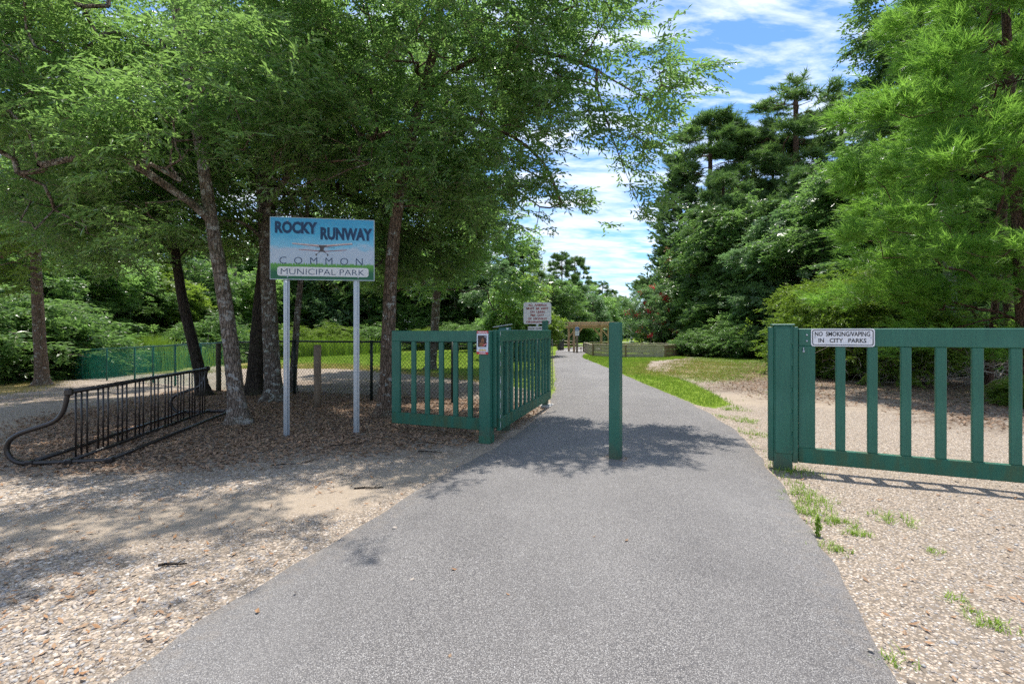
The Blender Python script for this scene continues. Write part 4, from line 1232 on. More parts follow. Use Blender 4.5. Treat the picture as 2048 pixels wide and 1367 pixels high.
def tree_meshes(name, trunk_rad, skel, tmpl, twigs, n_spray, rng, leafmat, barkmat, center, smin=.8, smax=1.2, sprawl=.18, pitch=(-.35, .3), wexp=.48, r_tip=.006, min_r=.004, tint_c=None, wmax=3.0, base_flare=.9, density_z=None, out_yaw=.7):
    P, par, w, chains, tipn = skel
    rt = trunk_rad / max(w.max(), 1) ** wexp
    rad = np.maximum(rt * np.maximum(w, .6) ** wexp, r_tip)
    mb = MB(); lim = MB(); n_tr = len(chains[0])
    for ci, ch in enumerate(chains):
        R = rad[ch].copy()
        pts = P[ch]
        if ci == 0:
            h = pts[:, 2] - pts[0][2]
            R = np.maximum(R, trunk_rad * (1 - .62 * h / max(h[-1], .1))) if True else R
            R = np.minimum(R, trunk_rad * (1.02 - .6 * h / max(h[-1], .1)))
            R = R * (1 + base_flare * np.exp(-h / .16))
            # finer rings low down so that the root flare reads
            n = 70; s = np.linspace(0, 1, n) ** 1.5
            d = np.concatenate([[0], np.cumsum(np.linalg.norm(np.diff(pts, axis=0), axis=1))]) / 1.0
            dd = s * d[-1]
            pts2 = np.stack([np.interp(dd, d, pts[:, k]) for k in range(3)], -1)
            h2 = pts2[:, 2] - pts2[0][2]
            R2 = np.interp(dd, d, np.minimum(trunk_rad * (1.02 - .6 * h / max(h[-1], .1)), 9)) * (1 + base_flare * np.exp(-h2 / .14))
            pts2[0][2] -= .08
            V, Fs = tube(pts2, R2, 18, True)
            V = V.reshape(n, 18, 3) if len(V) == n * 18 else V
            ang_ = np.arange(18) * 2 * np.pi / 18
            ridge = 1 + (.05 * np.sin(ang_ * 3 + 1.3) + .035 * np.sin(ang_ * 5 + .4))[None, :] * (1 + 2.6 * np.exp(-h2 / .22))[:, None]
            ridge = ridge + .025 * rng.standard_normal((n, 18))
            V = pts2[:, None, :] + (V - pts2[:, None, :]) * ridge[:, :, None]
            mb.add(V.reshape(-1, 3), Fs)
        else:
            R = R * .68
            if R.max() < min_r: continue
            if len(R) > 1: R[0] = min(R[0], R[1] * 1.25)
            sides = 8 if R.max() > .05 else 5 if R.max() > .018 else 3
            lim.tube(pts, R, sides, cap=False)
    trunk = mb.mesh(name + '_trunk'); trunk.materials.append(barkmat)
    limbs = lim.mesh(name + '_limbs') if lim.n else None
    if limbs: limbs.materials.append(barkmat)
    # sprays
    cand = np.where(w <= wmax)[0]; cand = cand[cand > n_tr]
    ww = np.where(w[cand] <= 1.01, 1.6, .8)
    if density_z is not None: ww = ww * density_z(P[cand])
    k = rng.choice(cand, n_spray, p=ww / ww.sum())
    C = P[k] + rng.standard_normal((n_spray, 3)) * sprawl
    pk = par[k]; dirv = P[k] - P[np.maximum(pk, 0)]
    out = C - np.array(center); 
    yaw = np.arctan2(dirv[:, 1] + .25 * out[:, 1] * .3, dirv[:, 0] + .25 * out[:, 0] * .3) + rng.normal(0, out_yaw, n_spray)
    pt = rng.uniform(pitch[0], pitch[1], n_spray)
    roll = rng.normal(0, .5, n_spray)
    sc = rng.uniform(smin, smax, n_spray)
    # light, yellowish boughs: leaf colour varies, and sunlit patches are put into the tint
    tint = .42 + .32 * np.sin(C[:, 0] * 2.1 + 1) * np.sin(C[:, 1] * 1.7) + .24 * np.sin(C[:, 2] * 2.6 + C[:, 0]) + rng.normal(0, .12, n_spray)
    V, Q, T = place(tmpl, C, yaw, pt, roll, sc, tint, rng)
    mats = [leafmat]; Qs = [Q]; mi = np.zeros(len(Q))
    if twigs is not None:
        rng2 = np.random.default_rng(1)
        # the same templates were drawn in the same order: redo the choice with a copy of the state is not needed, twigs may differ slightly
        sel = rng.random(n_spray) < .7
        V2, Q2, T2 = place(twigs, C[sel], yaw[sel], pt[sel], roll[sel], sc[sel], tint[sel], rng)
        Qs.append(Q2 + len(V)); V = np.concatenate([V, V2]); T = np.concatenate([T, T2]); mats.append(M['twig']); mi = np.concatenate([mi, np.ones(len(Q2))])
    crown = big_mesh(name + '_crown', V, Qs, mats, mi, {'tint': T})
    return trunk, limbs, crown
def put_tree(name, label, cat, meshes, loc=(0, 0, 0), rz=0, scale=1.0, group=None, extra=None):
    t = thing(name, label, cat, loc, rz, group, scale)
    tr, li, cr = meshes
    if tr: link('trunk', tr, t)
    if li: link('limbs', li, t)
    link('crown', cr, t)
    return t
def rel(P, o): return [tuple(np.array(p) - np.array(o)) for p in P]

# --- the near oaks, each grown on its own trunk
def near_oak(label, base_px, trunk_px, Yb, r, lobes, ntips, nspray, bark, leaf, seed, limbs=(), tmpl=None, tw=None, dY=0.0, name='oak_tree', min_h=1.5, **k):
    rng = np.random.default_rng(seed)
    b = up(base_px[0], base_px[1], Yb); b[2] = gz(b[0], b[1])
    tr = [tuple(b)] + [tuple(up(px_, py_, Yb + dY * (i + 1))) for i, (px_, py_) in enumerate(trunk_px)]
    trunks = [rel(tr, b)] + [rel(l, b) for l in limbs]
    tips = lobe_points(lobes, ntips, rng) - b
    tips = tips[tips[:, 2] > .6]
    sk = skeleton(trunks, tips, rng, min_h=min_h)
    m = tree_meshes(name, r, sk, tmpl or SPR, tw or SPRT, nspray, rng, leaf, bark, np.array(trunks[0][-1]) * .6, **k)
    return put_tree(name, label, 'tree', m, b, group='oaks shading the gate')
Q = lambda scale: max(200, int(scale * QUAL))
QUAL = 1.0
near_oak('mottled oak trunk leaning left, rising between the bike rack and the park sign', (478, 846), [(462, 690), (447, 580), (425, 455), (396, 255), (362, 85), (330, -120)], 7.65, .122,
         [(-5.2, 8.7, 5.9, 2.8, 1.3, 1.6), (-6.8, 6.4, 4.5, 1.6, 1.2, .8), (-4.3, 6.2, 3.85, 1.0, .7, .5), (-3.4, 6.1, 4.6, 1.1, .8, .7), (-7.0, 7.8, 3.5, 1.5, 1.2, .6), (-4.95, 6.35, 3.95, .9, .5, .55, 1.2), (-3.0, 4.9, 7.4, 2.2, 1.1, .7, .55), (-7.6, 7.2, 5.8, 1.9, 1.6, 1.5), (-6.2, 6.2, 5.9, 1.0, .9, .6)],
         460, Q(2500), M['bark_mottled'], M['leaf_oak'], 21,
         limbs=[[up(425, 455, 7.65), up(400, 480, 7.1), up(330, 450, 6.7), up(250, 460, 6.5)], [up(420, 430, 7.65), up(330, 370, 7.2), up(230, 300, 6.8), up(80, 330, 6.5)]])
near_oak('stout oak with ringed grey bark directly left of the park sign post', (549, 803), [(542, 690), (537, 560), (528, 420), (520, 290), (512, 200), (500, 60), (490, -120)], 10.05, .165,
         [(-5.4, 9.6, 6.6, 3.4, 2.4, 2.0), (-7.6, 9, 5.6, 2.4, 2, 1.5), (-3.8, 9.2, 4.6, 1.8, 1.4, 1.2), (-6.8, 9.6, 3.9, 2.0, 1.3, .7)],
         420, Q(2100), M['bark_grey'], M['leaf_oak'], 22,
         limbs=[[up(525, 330, 10.05), up(495, 215, 9.9), up(440, 140, 9.7), up(366, 119, 9.5), up(290, 121, 9.3), up(215, 150, 9.1)], [up(528, 420, 10.0), up(600, 320, 9.6), up(583, 200, 9.4), up(580, 20, 9.3)]])
near_oak('dark shaded oak trunk right behind the ringed oak by the fence', (508, 789), [(514, 690), (526, 560), (540, 420), (548, 250), (552, 60)], 10.9, .17,
         [(-5, 11.6, 6.4, 3, 2, 2.0), (-3, 12, 5.0, 2, 1.5, 1.4), (-6, 12.2, 4.2, 2.4, 1.2, .9)],
         260, Q(1000), M['bark_dark'], M['leaf_dark'], 23, tmpl=SPRM, tw=SPRMT)
near_oak('straight oak with white lichen spots beside the short green gate panel', (771, 832), [(776, 690), (784, 500), (800, 380), (822, 280), (843, 190), (868, 110), (885, -20), (900, -180)], 8.25, .125,
         [(-1.5, 7.9, 6.3, 2.6, 2.2, 1.7), (.4, 7.4, 6.2, 1.2, 1.3, 1.1, .8), (1.5, 6.6, 6.7, .8, .7, .4, .4), (.3, 7.6, 4.9, 1.15, .9, .8, 1.7), (2.1, 7.2, 5.2, .55, .6, .34, .9), (1.75, 7.3, 4.6, .55, .5, .45, 1.4), (-2.9, 7.2, 4.3, 1.1, .9, .75), (-.9, 7.8, 4.0, 1.2, 1.0, .85), (.65, 7.7, 3.6, .4, .5, .5, 1.4), (-.1, 7.8, 3.9, .6, .6, .5, 1.4),
          (-.1, 8.2, 3.15, .5, .6, .4, .5), (-3.2, 7.8, 5.8, 1.8, 1.6, 1.6, .8)],
         620, Q(3300), M['bark_brown'], M['leaf_oak'], 24,
         limbs=[[up(843, 190, 8.25), up(930, 120, 8.0), up(1060, 95, 7.7), up(1180, 130, 7.4), up(1240, 170, 7.3), up(1300, 200, 7.2)],
                [up(822, 280, 8.25), up(900, 220, 8.0), up(1010, 260, 7.8), up(1090, 320, 7.7), up(1120, 400, 7.6)],
                [up(1180, 130, 7.4), up(1215, 250, 7.4), up(1245, 330, 7.4), up(1290, 440, 7.4)]])
near_oak('thin dark oak leaning left behind the far end of the bike rack', (409, 789), [(390, 700), (366, 610), (350, 500), (338, 400), (320, 240)], 11.0, .125,
         [(-8.2, 10.6, 5.2, 2.2, 1.8, 1.4), (-7.6, 10.4, 3.6, 1.9, 1.3, .8), (-9.6, 10.6, 4.4, 1.6, 1.4, .9)],
         280, Q(1400), M['bark_dark'], M['leaf_oak'], 25, tmpl=SPRM, tw=SPRMT)
near_oak('solitary straight trunk at the clearing edge near the far end of the green fence', (86, 751), [(80, 680), (75, 600), (71, 480), (68, 380), (60, 200)], 17.0, .19,
         [(-16.5, 15.2, 7.0, 3.2, 2.4, 2.2), (-14.6, 14.4, 4.8, 2.4, 1.8, 1.2), (-17.2, 14.6, 4.4, 2.2, 1.8, 1.2), (-12.5, 14.2, 6.0, 2.6, 2, 1.8), (-15, 14, 3.3, 2.2, 1.4, .6), (-16, 16, 10, 4, 3, 2, .2)],
         380, Q(2200), M['bark_brown'], M['leaf_oak_light'], 26, tmpl=SPRM, tw=SPRMT, min_h=1.9)
near_oak('slim leaning trunk seen between the two posts of the park sign', (584, 792), [(590, 700), (597, 600), (612, 470), (620, 300)], 11.6, .085,
         [(-4.2, 12.4, 5.4, 2.2, 1.5, 1.6), (-2.4, 13.0, 4.6, 1.8, 1.5, 1.1), (-3.4, 13.0, 3.4, 2.0, 1.2, .6)],
         240, Q(1600), M['bark_grey'], M['leaf_dark'], 27, tmpl=SPRM, tw=SPRMT)
near_oak('full oak beyond the fence filling the space above the swing gate', (862, 745), [(868, 690), (875, 560), (880, 430), (885, 250), (890, 60)], 19.0, .17,
         [(-2.8, 18.4, 6.6, 3.0, 2.2, 2.6), (-1.0, 18.0, 4.8, 1.9, 1.6, 1.6), (-4.6, 18, 4.2, 2.2, 1.6, 1.3), (-2.6, 17.6, 3.3, 2.6, 1.4, .8), (-.2, 18.6, 3.0, 1.1, 1.1, .9), (-3, 18, 10.5, 3.4, 2.6, 2.2, .6)],
         400, Q(2100), M['bark_grey'], M['leaf_oak'], 28, tmpl=SPRC, tw=SPRCT, smin=.6, smax=.9)

# --- repeated kinds for the wood
def proto_leafy(seed, h, lobes, ntips, nspray, leaf, bark, r=.22, tmpl=None, tw=None, min_h=1.0, **k):
    rng = np.random.default_rng(seed)
    tr = [[(0, 0, 0), (.1, .05, h * .3), (-.1, .1, h * .6), (0, 0, h * .92)]]
    tips = lobe_points(lobes, ntips, rng)
    tips = tips[tips[:, 2] > .4]
    sk = skeleton(tr, tips, rng, step=.5, min_h=min_h)
    return tree_meshes('wood_tree', r, sk, tmpl or SPRC, tw or SPRCT, nspray, rng, leaf, bark, (0, 0, h * .5), sprawl=.3, min_r=.012, r_tip=.01, **k)
def clump_lobes(seed, h, R, zlo, n, flat_=.6):
    rng = np.random.default_rng(seed)
    L = []
    for i in range(n):
        z = zlo + (h - zlo) * (i + .5) / n
        t = (z - zlo) / (h - zlo)
        rr = R * math.sin(math.pi * (.18 + .77 * t)) ** .6
        a = rng.uniform(0, 6.28)
        d = rr * .55 * rng.uniform(.5, 1.2)
        s = rr * rng.uniform(.45, .7)
        L.append((d * math.cos(a), d * math.sin(a), z, s, s, s * flat_))
    return L
PR_ = {}
PR_['bushy_a'] = proto_leafy(31, 12, clump_lobes(1, 12, 4.2, .8, 22), 520, Q(3000), M['leaf_dark'], M['bark_grey'])
PR_['bushy_b'] = proto_leafy(32, 12, clump_lobes(2, 12, 3.6, .6, 20), 480, Q(2800), M['leaf_teal'], M['bark_brown'])
PR_['bushy_c'] = proto_leafy(33, 10, clump_lobes(3, 10, 3.8, .5, 18), 420, Q(2600), M['leaf_oak'], M['bark_grey'])
PR_['bushy_y'] = proto_leafy(34, 7, clump_lobes(4, 7, 2.8, .3, 14), 340, Q(2000), M['leaf_oak_light'], M['bark_grey'], r=.12)
PR_['shrub_y'] = proto_leafy(35, 3.2, clump_lobes(5, 3.2, 1.7, .3, 10), 260, Q(1300), M['leaf_yellow'], M['twig'], r=.04, tmpl=SPRM, tw=SPRMT, min_h=.1, base_flare=.2)
PR_['shrub_d'] = proto_leafy(36, 2.6, clump_lobes(6, 2.6, 1.9, .3, 10), 220, Q(1000), M['leaf_dark'], M['twig'], r=.04, tmpl=SPRM, tw=SPRMT, min_h=.1, base_flare=.2, smin=1, smax=1.6)
def proto_pine(seed, h, crown_z, R, ntips, ntuft, leaf, tm=None, nl=9, top_flat=True, sprawl=.15, smin=.8, smax=1.3, r=.24, droop=0.0, cone=False):
    rng = np.random.default_rng(seed)
    lean = rng.uniform(-.3, .3, 2)
    tr = [[(0, 0, 0), (lean[0] * .5, lean[1] * .5, h * .35), (lean[0], lean[1], h * .7), (lean[0] * .7, lean[1], h)]]
    L = []
    n = nl * 3
    for i in range(n):
        t = (i + rng.uniform(.2, .8)) / n
        z = crown_z + (h - crown_z) * t
        prof = (1 - t) ** .75 + .06 if cone else math.sin(math.pi * (.14 + .80 * t)) ** .7
        rr = R * prof * rng.uniform(.55, 1.1)
        a = i * 2.4 + rng.uniform(-.4, .4)
        s = R * rng.uniform(.18, .34) * (1.15 - .5 * t if cone else 1)
        L.append((rr * .72 * math.cos(a), rr * .72 * math.sin(a), z - droop * rr, s, s, s * .42))
    tips = lobe_points(L, ntips, rng)
    sk = skeleton(tr, tips, rng, step=.5, min_h=crown_z * .75, bow=.12, steep=.9)
    return tree_meshes('wood_pine', r, sk, tm or TUFTF, None, ntuft, rng, leaf, M['bark_pine'], (0, 0, h * .5), sprawl=sprawl, min_r=.012, r_tip=.012, pitch=(-.2, .9), smin=smin, smax=smax, wmax=3, base_flare=.4)
PR_['pine_a'] = proto_pine(41, 20, 9, 3.6, 260, Q(3600), M['needle_dark'])
PR_['pine_b'] = proto_pine(42, 20, 11.5, 2.9, 170, Q(1700), M['needle_dark'])
PR_['pine_c'] = proto_pine(43, 16, 6, 3.4, 260, Q(2900), M['needle_dark'])
PR_['cedar'] = proto_pine(44, 14, 1.0, 3.4, 430, Q(4200), M['needle_dark'], tm=TUFTC, nl=12, cone=True, sprawl=.3)

def ptree(kind, px, Y, toppx, label, group=None, native=None, name=None, sx=1.0):
    """a tree standing at the given picture column and depth, with its top at the given row"""
    if name is None and 1100 < px < 1270 and Y < 130 and kind != 'shrub_y': Y = max(Y * 1.45, 84)
    hh = {'bushy_a': 12.4, 'bushy_b': 12.4, 'bushy_c': 10.4, 'bushy_y': 7.3, 'shrub_y': 3.3, 'shrub_d': 2.7, 'pine_a': 20.3, 'pine_b': 20.3, 'pine_c': 16.3, 'cedar': 14.3, 'young_pine': 9.3}[kind]
    Xw = (px - CX) * Y / F; z = gz(Xw, Y)
    h = H - (toppx - HY) * Y / F - z
    s = h / hh
    nm = name or ('pine_tree' if 'pine' in kind else 'cedar_tree' if kind == 'cedar' else 'shrub' if 'shrub' in kind else 'leafy_tree')
    cat = 'shrub' if 'shrub' in kind else 'tree'
    return put_tree(nm, label, cat, PR_[kind], (Xw, Y, z - .03), random.uniform(0, 6.28), (s * sx, s * sx, s), group)
random.seed(12)
# the wood beyond the path bend, receding behind the pergola
for a in [
    ('bushy_c', 1012, 26, 560, 'dense leafy tree directly behind the leash sign', None),
    ('bushy_y', 1040, 30, 545, 'light green leafy tree peeping over the leash sign', None),
    ('pine_c', 1050, 60, 488, 'pine rising above the leash sign at the end of the near foliage', None),
    ('bushy_b', 1085, 64, 590, 'silvery green tree behind the leash sign and the picnic table', None),
    ('pine_a', 1122, 56, 504, 'flat-topped tall pine standing highest above the pergola path', None),
    ('pine_a', 1152, 60, 512, 'broad pine merging with the flat-topped one above the pergola', None),
    ('bushy_a', 1118, 50, 600, 'dark tree below the flat-topped pine', None),
    ('cedar', 1150, 56, 592, 'feathery conifer just over the pergola roof', None),
    ('bushy_b', 1185, 62, 585, 'rounded tree with brownish tint above the middle of the pergola', None),
    ('pine_c', 1182, 82, 560, 'pine with open tufted top beyond the pergola', None),
    ('pine_b', 1206, 78, 562, 'thin pine with a single tufted crown past the pergola', None),
    ('pine_c', 1222, 92, 578, 'pine on the descending skyline towards the gap', None),
    ('bushy_c', 1215, 72, 600, 'mid green tree above the end of the pergola', None),
    ('pine_c', 1246, 112, 590, 'last small pine before the gap in the skyline', None),
    ('bushy_a', 1250, 98, 610, 'dark low tree behind the bollard top', None),
    ('cedar', 1262, 125, 606, 'tiny distant conifer in the gap beside the flowering shrub', None),
    ('bushy_c', 1235, 84, 628, 'leafy tree behind the white backboard', None),
    ('shrub_d', 1092, 64, 655, 'low dark bush beside the picnic table', None),
    ('shrub_d', 1170, 60, 655, 'dark undergrowth bush beyond the small white sign', None),
    ('bushy_c', 1070, 66, 540, 'leafy tree under the pine near the leash sign', None, None, None, 1.3),
    ('bushy_a', 1100, 62, 540, 'dark spreading tree behind the flat-topped pine', None, None, None, 1.4),
    ('bushy_b', 1140, 68, 556, 'greyish spreading tree behind the two tall pines', None, None, None, 1.4),
    ('bushy_c', 1175, 76, 570, 'spreading tree filling the skyline over the pergola', None, None, None, 1.5),
    ('bushy_a', 1205, 84, 585, 'dark spreading tree on the lower skyline', None, None, None, 1.5),
    ('bushy_c', 1238, 96, 598, 'spreading tree closing the skyline near the bollard', None, None, None, 1.5),
    ('bushy_a', 1160, 52, 615, 'leafy tree right behind the pergola roof', None, None, None, 1.3),
    ('bushy_c', 1040, 36, 575, 'leafy tree between the leash sign and the swing gate post', None, None, None, 1.2),
]: ptree(*a)
for i, (px_, Y_, tp_) in enumerate([(1280, 150, 612), (1300, 140, 600), (1265, 165, 618), (1235, 140, 606), (1200, 120, 590), (1160, 100, 585), (1345, 110, 590)]):
    ptree('bushy_a' if i % 2 else 'bushy_c', px_, Y_, tp_, 'distant dark tree closing the end of the park vista', 'distant trees at the end of the park')
# the tall wood to the east of the clearing
for a in [
    ('cedar', 1362, 48, 325, 'dark conical cedar at the near edge of the eastern wood', None, None, None, 1.0),
    ('pine_a', 1425, 48, 232, 'round-topped pine above the reddish vine', None, None, None, 1.4),
    ('pine_b', 1592, 46, 172, 'tallest slender pine with its bare trunk against the clouds', None, None, None, 1.45),
    ('pine_a', 1505, 50, 262, 'pine between the round-topped one and the tallest slender one', None, None, None, 1.3),
    ('pine_b', 1545, 52, 290, 'smaller pine crown just under the tallest slender pine', None, None, None, 1.1),
    ('pine_a', 1672, 48, 212, 'ragged pine standing next to the tallest slender pine', None, None, None, 1.4),
    ('bushy_a', 1470, 40, 372, 'vine-hung dark tree with brown and red tendrils', None, None, None, 1.1),
    ('bushy_a', 1490, 36, 385, 'broad dark oak at the middle of the eastern wood', None, None, None, 1.1),
    ('cedar', 1540, 33, 400, 'dark layered conifer in the middle of the eastern wood', None, None, None, .9),
    ('pine_c', 1450, 37, 345, 'ragged mid-height pine before the round-topped one', None, None, None, 1.0),
    ('pine_c', 1625, 36, 330, 'ragged mid-height pine below the tallest slender pine', None, None, None, 1.0),
    ('bushy_b', 1600, 30, 410, 'silvery-leaved oak overhanging the clearing behind the gate post', None, None, None, 1.3),
    ('bushy_c', 1700, 34, 330, 'leafy oak rising behind the bright pine boughs', None, None, None, 1.3),
    ('bushy_a', 1378, 46, 480, 'dark green tree low beside the flowering shrub', None, None, None, 1.0),
    ('bushy_a', 1440, 38, 520, 'dark leafy tree low in the eastern wood', None, None, None, 1.4),
    ('bushy_c', 1530, 31, 560, 'pale-leaved tree low in front of the broad dark oak', None, None, None, 1.6),
    ('bushy_a', 1440, 34, 590, 'low spreading tree at the shaded edge of the clearing', None, None, None, 1.7),
    ('cedar', 1328, 60, 500, 'bluish conifer just behind the red-flowered shrub', None, None, None, .8),
    ('bushy_a', 1760, 26, 300, 'tall oak hidden behind the bright pine', None, None, None, 1.3),
    ('bushy_a', 1900, 26, 120, 'big oak deep behind the bright pine', None, None, None, 1.1),
    ('bushy_a', 2040, 24, 100, 'dark oak behind the pine trunks', None, None, None, 1.1),
]: ptree(*a)
for i, (px_, Y_, tp_) in enumerate([(1400, 60, 440), (1450, 58, 420), (1530, 58, 430), (1620, 55, 420), (1700, 50, 380), (1790, 40, 380), (1880, 36, 380), (1980, 34, 380), (2080, 34, 350), (1650, 40, 470), (1480, 44, 500), (2160, 30, 300)]):
    ptree(('bushy_a', 'bushy_c', 'bushy_a')[i % 3], px_, Y_, tp_, 'tree filling the depth of the eastern wood', 'trees deep in the eastern wood')
for i, (px_, Y_, tp_, l) in enumerate([(1385, 31, 668, 'dark low bush at the wooden pen corner'), (1440, 30.5, 655, 'dark bush in the shade at the back of the clearing'), (1505, 29, 650, 'shaded bush beside the dark low bush of the clearing'), (1570, 28, 655, 'shaded bush just behind the gate post'), (1640, 24, 640, 'leafy bush seen under the no smoking sign'), (1700, 20, 640, 'bush behind the first gate pickets'), (1770, 19, 650, 'bush behind the tangle of dead branches'), (1850, 18, 640, 'bush in the shade below the bright pine'), (1950, 17, 640, 'bush behind the last pickets of the wide gate'), (2060, 16, 600, 'bush at the picture border behind the wide gate')]):
    ptree('shrub_d', px_, Y_, tp_, l, None, None, None, 1.35)
# the wood behind the lawn
k = 0
for (px_, Y_, tp_, kd, sx) in [(560, 52, 460, 'bushy_a', 1.1), (650, 55, 470, 'bushy_b', 1.1), (740, 56, 460, 'bushy_a', 1.1), (830, 56, 470, 'bushy_c', 1.1), (910, 54, 480, 'bushy_a', 1.1), (980, 50, 510, 'bushy_b', 1.1), (605, 62, 420, 'bushy_c', 1.2), (700, 64, 420, 'bushy_a', 1.2), (800, 66, 420, 'bushy_b', 1.2), (890, 66, 430, 'bushy_a', 1.2), (970, 60, 460, 'bushy_c', 1.2),
                              (470, 44, 510, 'bushy_c', 1.1), (390, 40, 510, 'bushy_a', 1.1), (310, 36, 510, 'bushy_y', 1.1), (230, 33, 490, 'bushy_a', 1.1), (150, 29, 470, 'bushy_c', 1.2), (70, 27, 450, 'bushy_a', 1.2), (-20, 25, 430, 'bushy_a', 1.2), (-110, 24, 410, 'bushy_c', 1.2), (20, 32, 410, 'bushy_a', 1.2), (120, 36, 410, 'bushy_a', 1.2), (430, 52, 460, 'bushy_a', 1.2), (340, 48, 450, 'bushy_a', 1.2), (240, 42, 440, 'bushy_c', 1.2), (520, 58, 460, 'bushy_c', 1.2)]:
    own = {560: 'just past the ringed oak', 650: 'seen between the two park sign posts', 740: 'just beside the lichened straight oak', 830: 'over the short gate panel', 910: 'over the poster post', 980: 'over the open swing gate', 470: 'between the mottled oak and the ringed oak', 390: 'behind the thin leaning oak', 310: 'over the middle of the green fence', 230: 'over the far half of the green fence', 150: 'where the green fence ends', 70: 'directly behind the solitary straight trunk', -20: 'at the shady border of the clearing'}
    if px_ in own: ptree(kd, px_, Y_, tp_, 'wood tree beyond the lawn, ' + own[px_], 'trees of the wood behind the lawn', None, None, sx)
    else: ptree(kd, px_, Y_, tp_, 'tree deeper in the dark wood behind the lawn', 'trees deep in the wood behind the lawn', None, None, sx)
for (px_, Y_, tp_, l, kd) in [(420, 32, 645, 'bush beyond the wooden corner post', 'shrub_d'), (620, 42, 655, 'light bush between the park sign posts', 'shrub_y'), (680, 44, 650, 'yellowish bush nearer the second park sign post', 'shrub_y'), (760, 46, 655, 'bush beyond the lawn near the lichened oak', 'shrub_d'), (850, 47, 655, 'bush at the lawn edge over the short gate panel', 'shrub_y'), (930, 46, 650, 'bush at the lawn edge behind the poster post', 'shrub_d'), (1000, 40, 645, 'bush at the lawn end above the swing gate', 'shrub_d'),
                              (130, 22.5, 640, 'dark bush behind the straight trunk', 'shrub_d'), (40, 21, 620, 'dark bush at the shady edge of the clearing', 'shrub_d'), (-40, 20, 600, 'dark bush farthest along the shady edge', 'shrub_d'),
                              (540, 36, 655, 'pale bush behind the ringed oak trunk', 'shrub_y')]:
    ptree(kd, px_, Y_, tp_, l, None, None, None, 1.4)
# shrub with yellow-green leaves before the wood
ptree('shrub_y', 1700, 15.5, 545, 'yellow-green shrub in front of the bright pine boughs', None, None, None, .78)
ptree('shrub_y', 1640, 16.5, 560, 'lower yellow-green shrub above the no smoking sign', None, None, None, 1.0)
ptree('shrub_y', 1770, 14.0, 560, 'vine-like yellow shrub under the pine boughs', None, None, None, 1.0)
ptree('shrub_y', 2030, 9.3, 752, 'little glossy shrub at the ground behind the last pickets', None, None, None, 1.3)
# oak reaching into the sky above the bright pine
near_oak('dark oak whose boughs stick out into the sky over the bright pine', (1905, 745), [(1900, 600), (1895, 400), (1890, 200), (1880, 0), (1880, -200)], 19.0, .22,
         [(15.4, 18.0, 13.4, 1.9, 1.8, 1.6), (16.8, 17.4, 11.6, 2.4, 1.6, 1.4), (14.6, 18, 11.2, 1.2, 1.3, .8), (15.6, 18, 9.2, 1.6, 1.4, 1.2), (14.0, 18, 9.0, .9, 1, .6), (18, 17, 14, 3, 2, 2), (19, 17.6, 9, 2.6, 1.6, 2.4)],
         380, Q(2400), M['bark_grey'], M['leaf_dark'], 29, tmpl=SPRM, tw=SPRMT, smin=1.2, smax=1.8, name='oak_tree')
# the bright long-needled pines
def near_pine(label, X0, Y0, h, r, lobes, ntips, ntuft, seed, lean=(0, 0)):
    rng = np.random.default_rng(seed)
    b = np.array([X0, Y0, gz(X0, Y0)])
    tr = [[(0, 0, 0), (lean[0] * .3, lean[1] * .3, h * .3), (lean[0] * .7, lean[1] * .7, h * .65), (lean[0], lean[1], h)]]
    tips = lobe_points(lobes, ntips, rng) - b
    tips = tips[tips[:, 2] > .5]
    sk = skeleton(tr, tips, rng, step=.4, min_h=.9, bow=.08, steep=.8)
    m = tree_meshes('pine_tree', r, sk, TUFT, None, ntuft, rng, M['needle'], M['bark_pine'], (lean[0] * .5, lean[1] * .5, h * .5), sprawl=.12, min_r=.005, r_tip=.006, pitch=(-.2, .65), smin=.85, smax=1.35, wmax=4, base_flare=.5, out_yaw=.6)
    return put_tree('pine_tree', label, 'tree', m, b, group='bright pines by the wide gate')
def tiers(cx, cy, zs, seed, toward=-2.6, R=(3.0, 2.0)):
    rng = np.random.default_rng(seed); L = []
    for z in zs:
        for j in range(4):
            a = rng.uniform(1.6, 5.4); d = rng.uniform(.9, 1.0) * R[0] * float(np.interp(z, [2, 4.4, 5.5, 6.6, 9, 12], [.92, .98, .84, .62, .44, .3])) * rng.uniform(.35, 1.0)
            L.append((cx + d * math.cos(a), cy + d * .8 * math.sin(a), z + rng.uniform(-.25, .25) - .1 * d, rng.uniform(.55, 1.1), rng.uniform(.5, .9), rng.uniform(.16, .32)))
    return L
near_pine('bright long-needled pine whose feathery boughs hang over the wide gate', 11.6, 10.9, 11.5, .13,
          tiers(11.4, 10.8, np.arange(2.1, 10.4, .55), 5, R=(4.3, 2)) + [(8.6, 11.0, 3.6, .8, .7, .22), (8.2, 11.2, 5.2, .7, .6, .22), (8.3, 11, 6.4, .6, .6, .25), (11.0, 9.6, 3.2, 1.2, .5, .4), (11.4, 9.6, 5.2, 1.2, .5, .5), (10.6, 9.7, 6.8, 1.0, .5, .4), (11.2, 9.6, 8.2, 1.0, .5, .5), (10.4, 9.8, 2.3, 1.2, .5, .3)], 520, Q(7000), 51, (-.6, 0))
near_pine('second bright pine standing behind the feathery one with its reddish trunk', 14.3, 13.8, 12.5, .12,
          tiers(14.0, 13.6, np.arange(2.0, 12.5, .75), 6, R=(4.8, 2)), 330, Q(3600), 52, (-.8, 0))
near_pine('young pine in shade behind the reddish trunks', 12.4, 12.6, 8, .09,
          tiers(12.3, 12.4, np.arange(1.4, 7.5, .7), 7, R=(3.4, 2)), 200, Q(1700), 53, (.7, 0))

M['dead_wood'] = simple('dead_wood', (.36, .31, .26), .95, var=.35, sc=40)
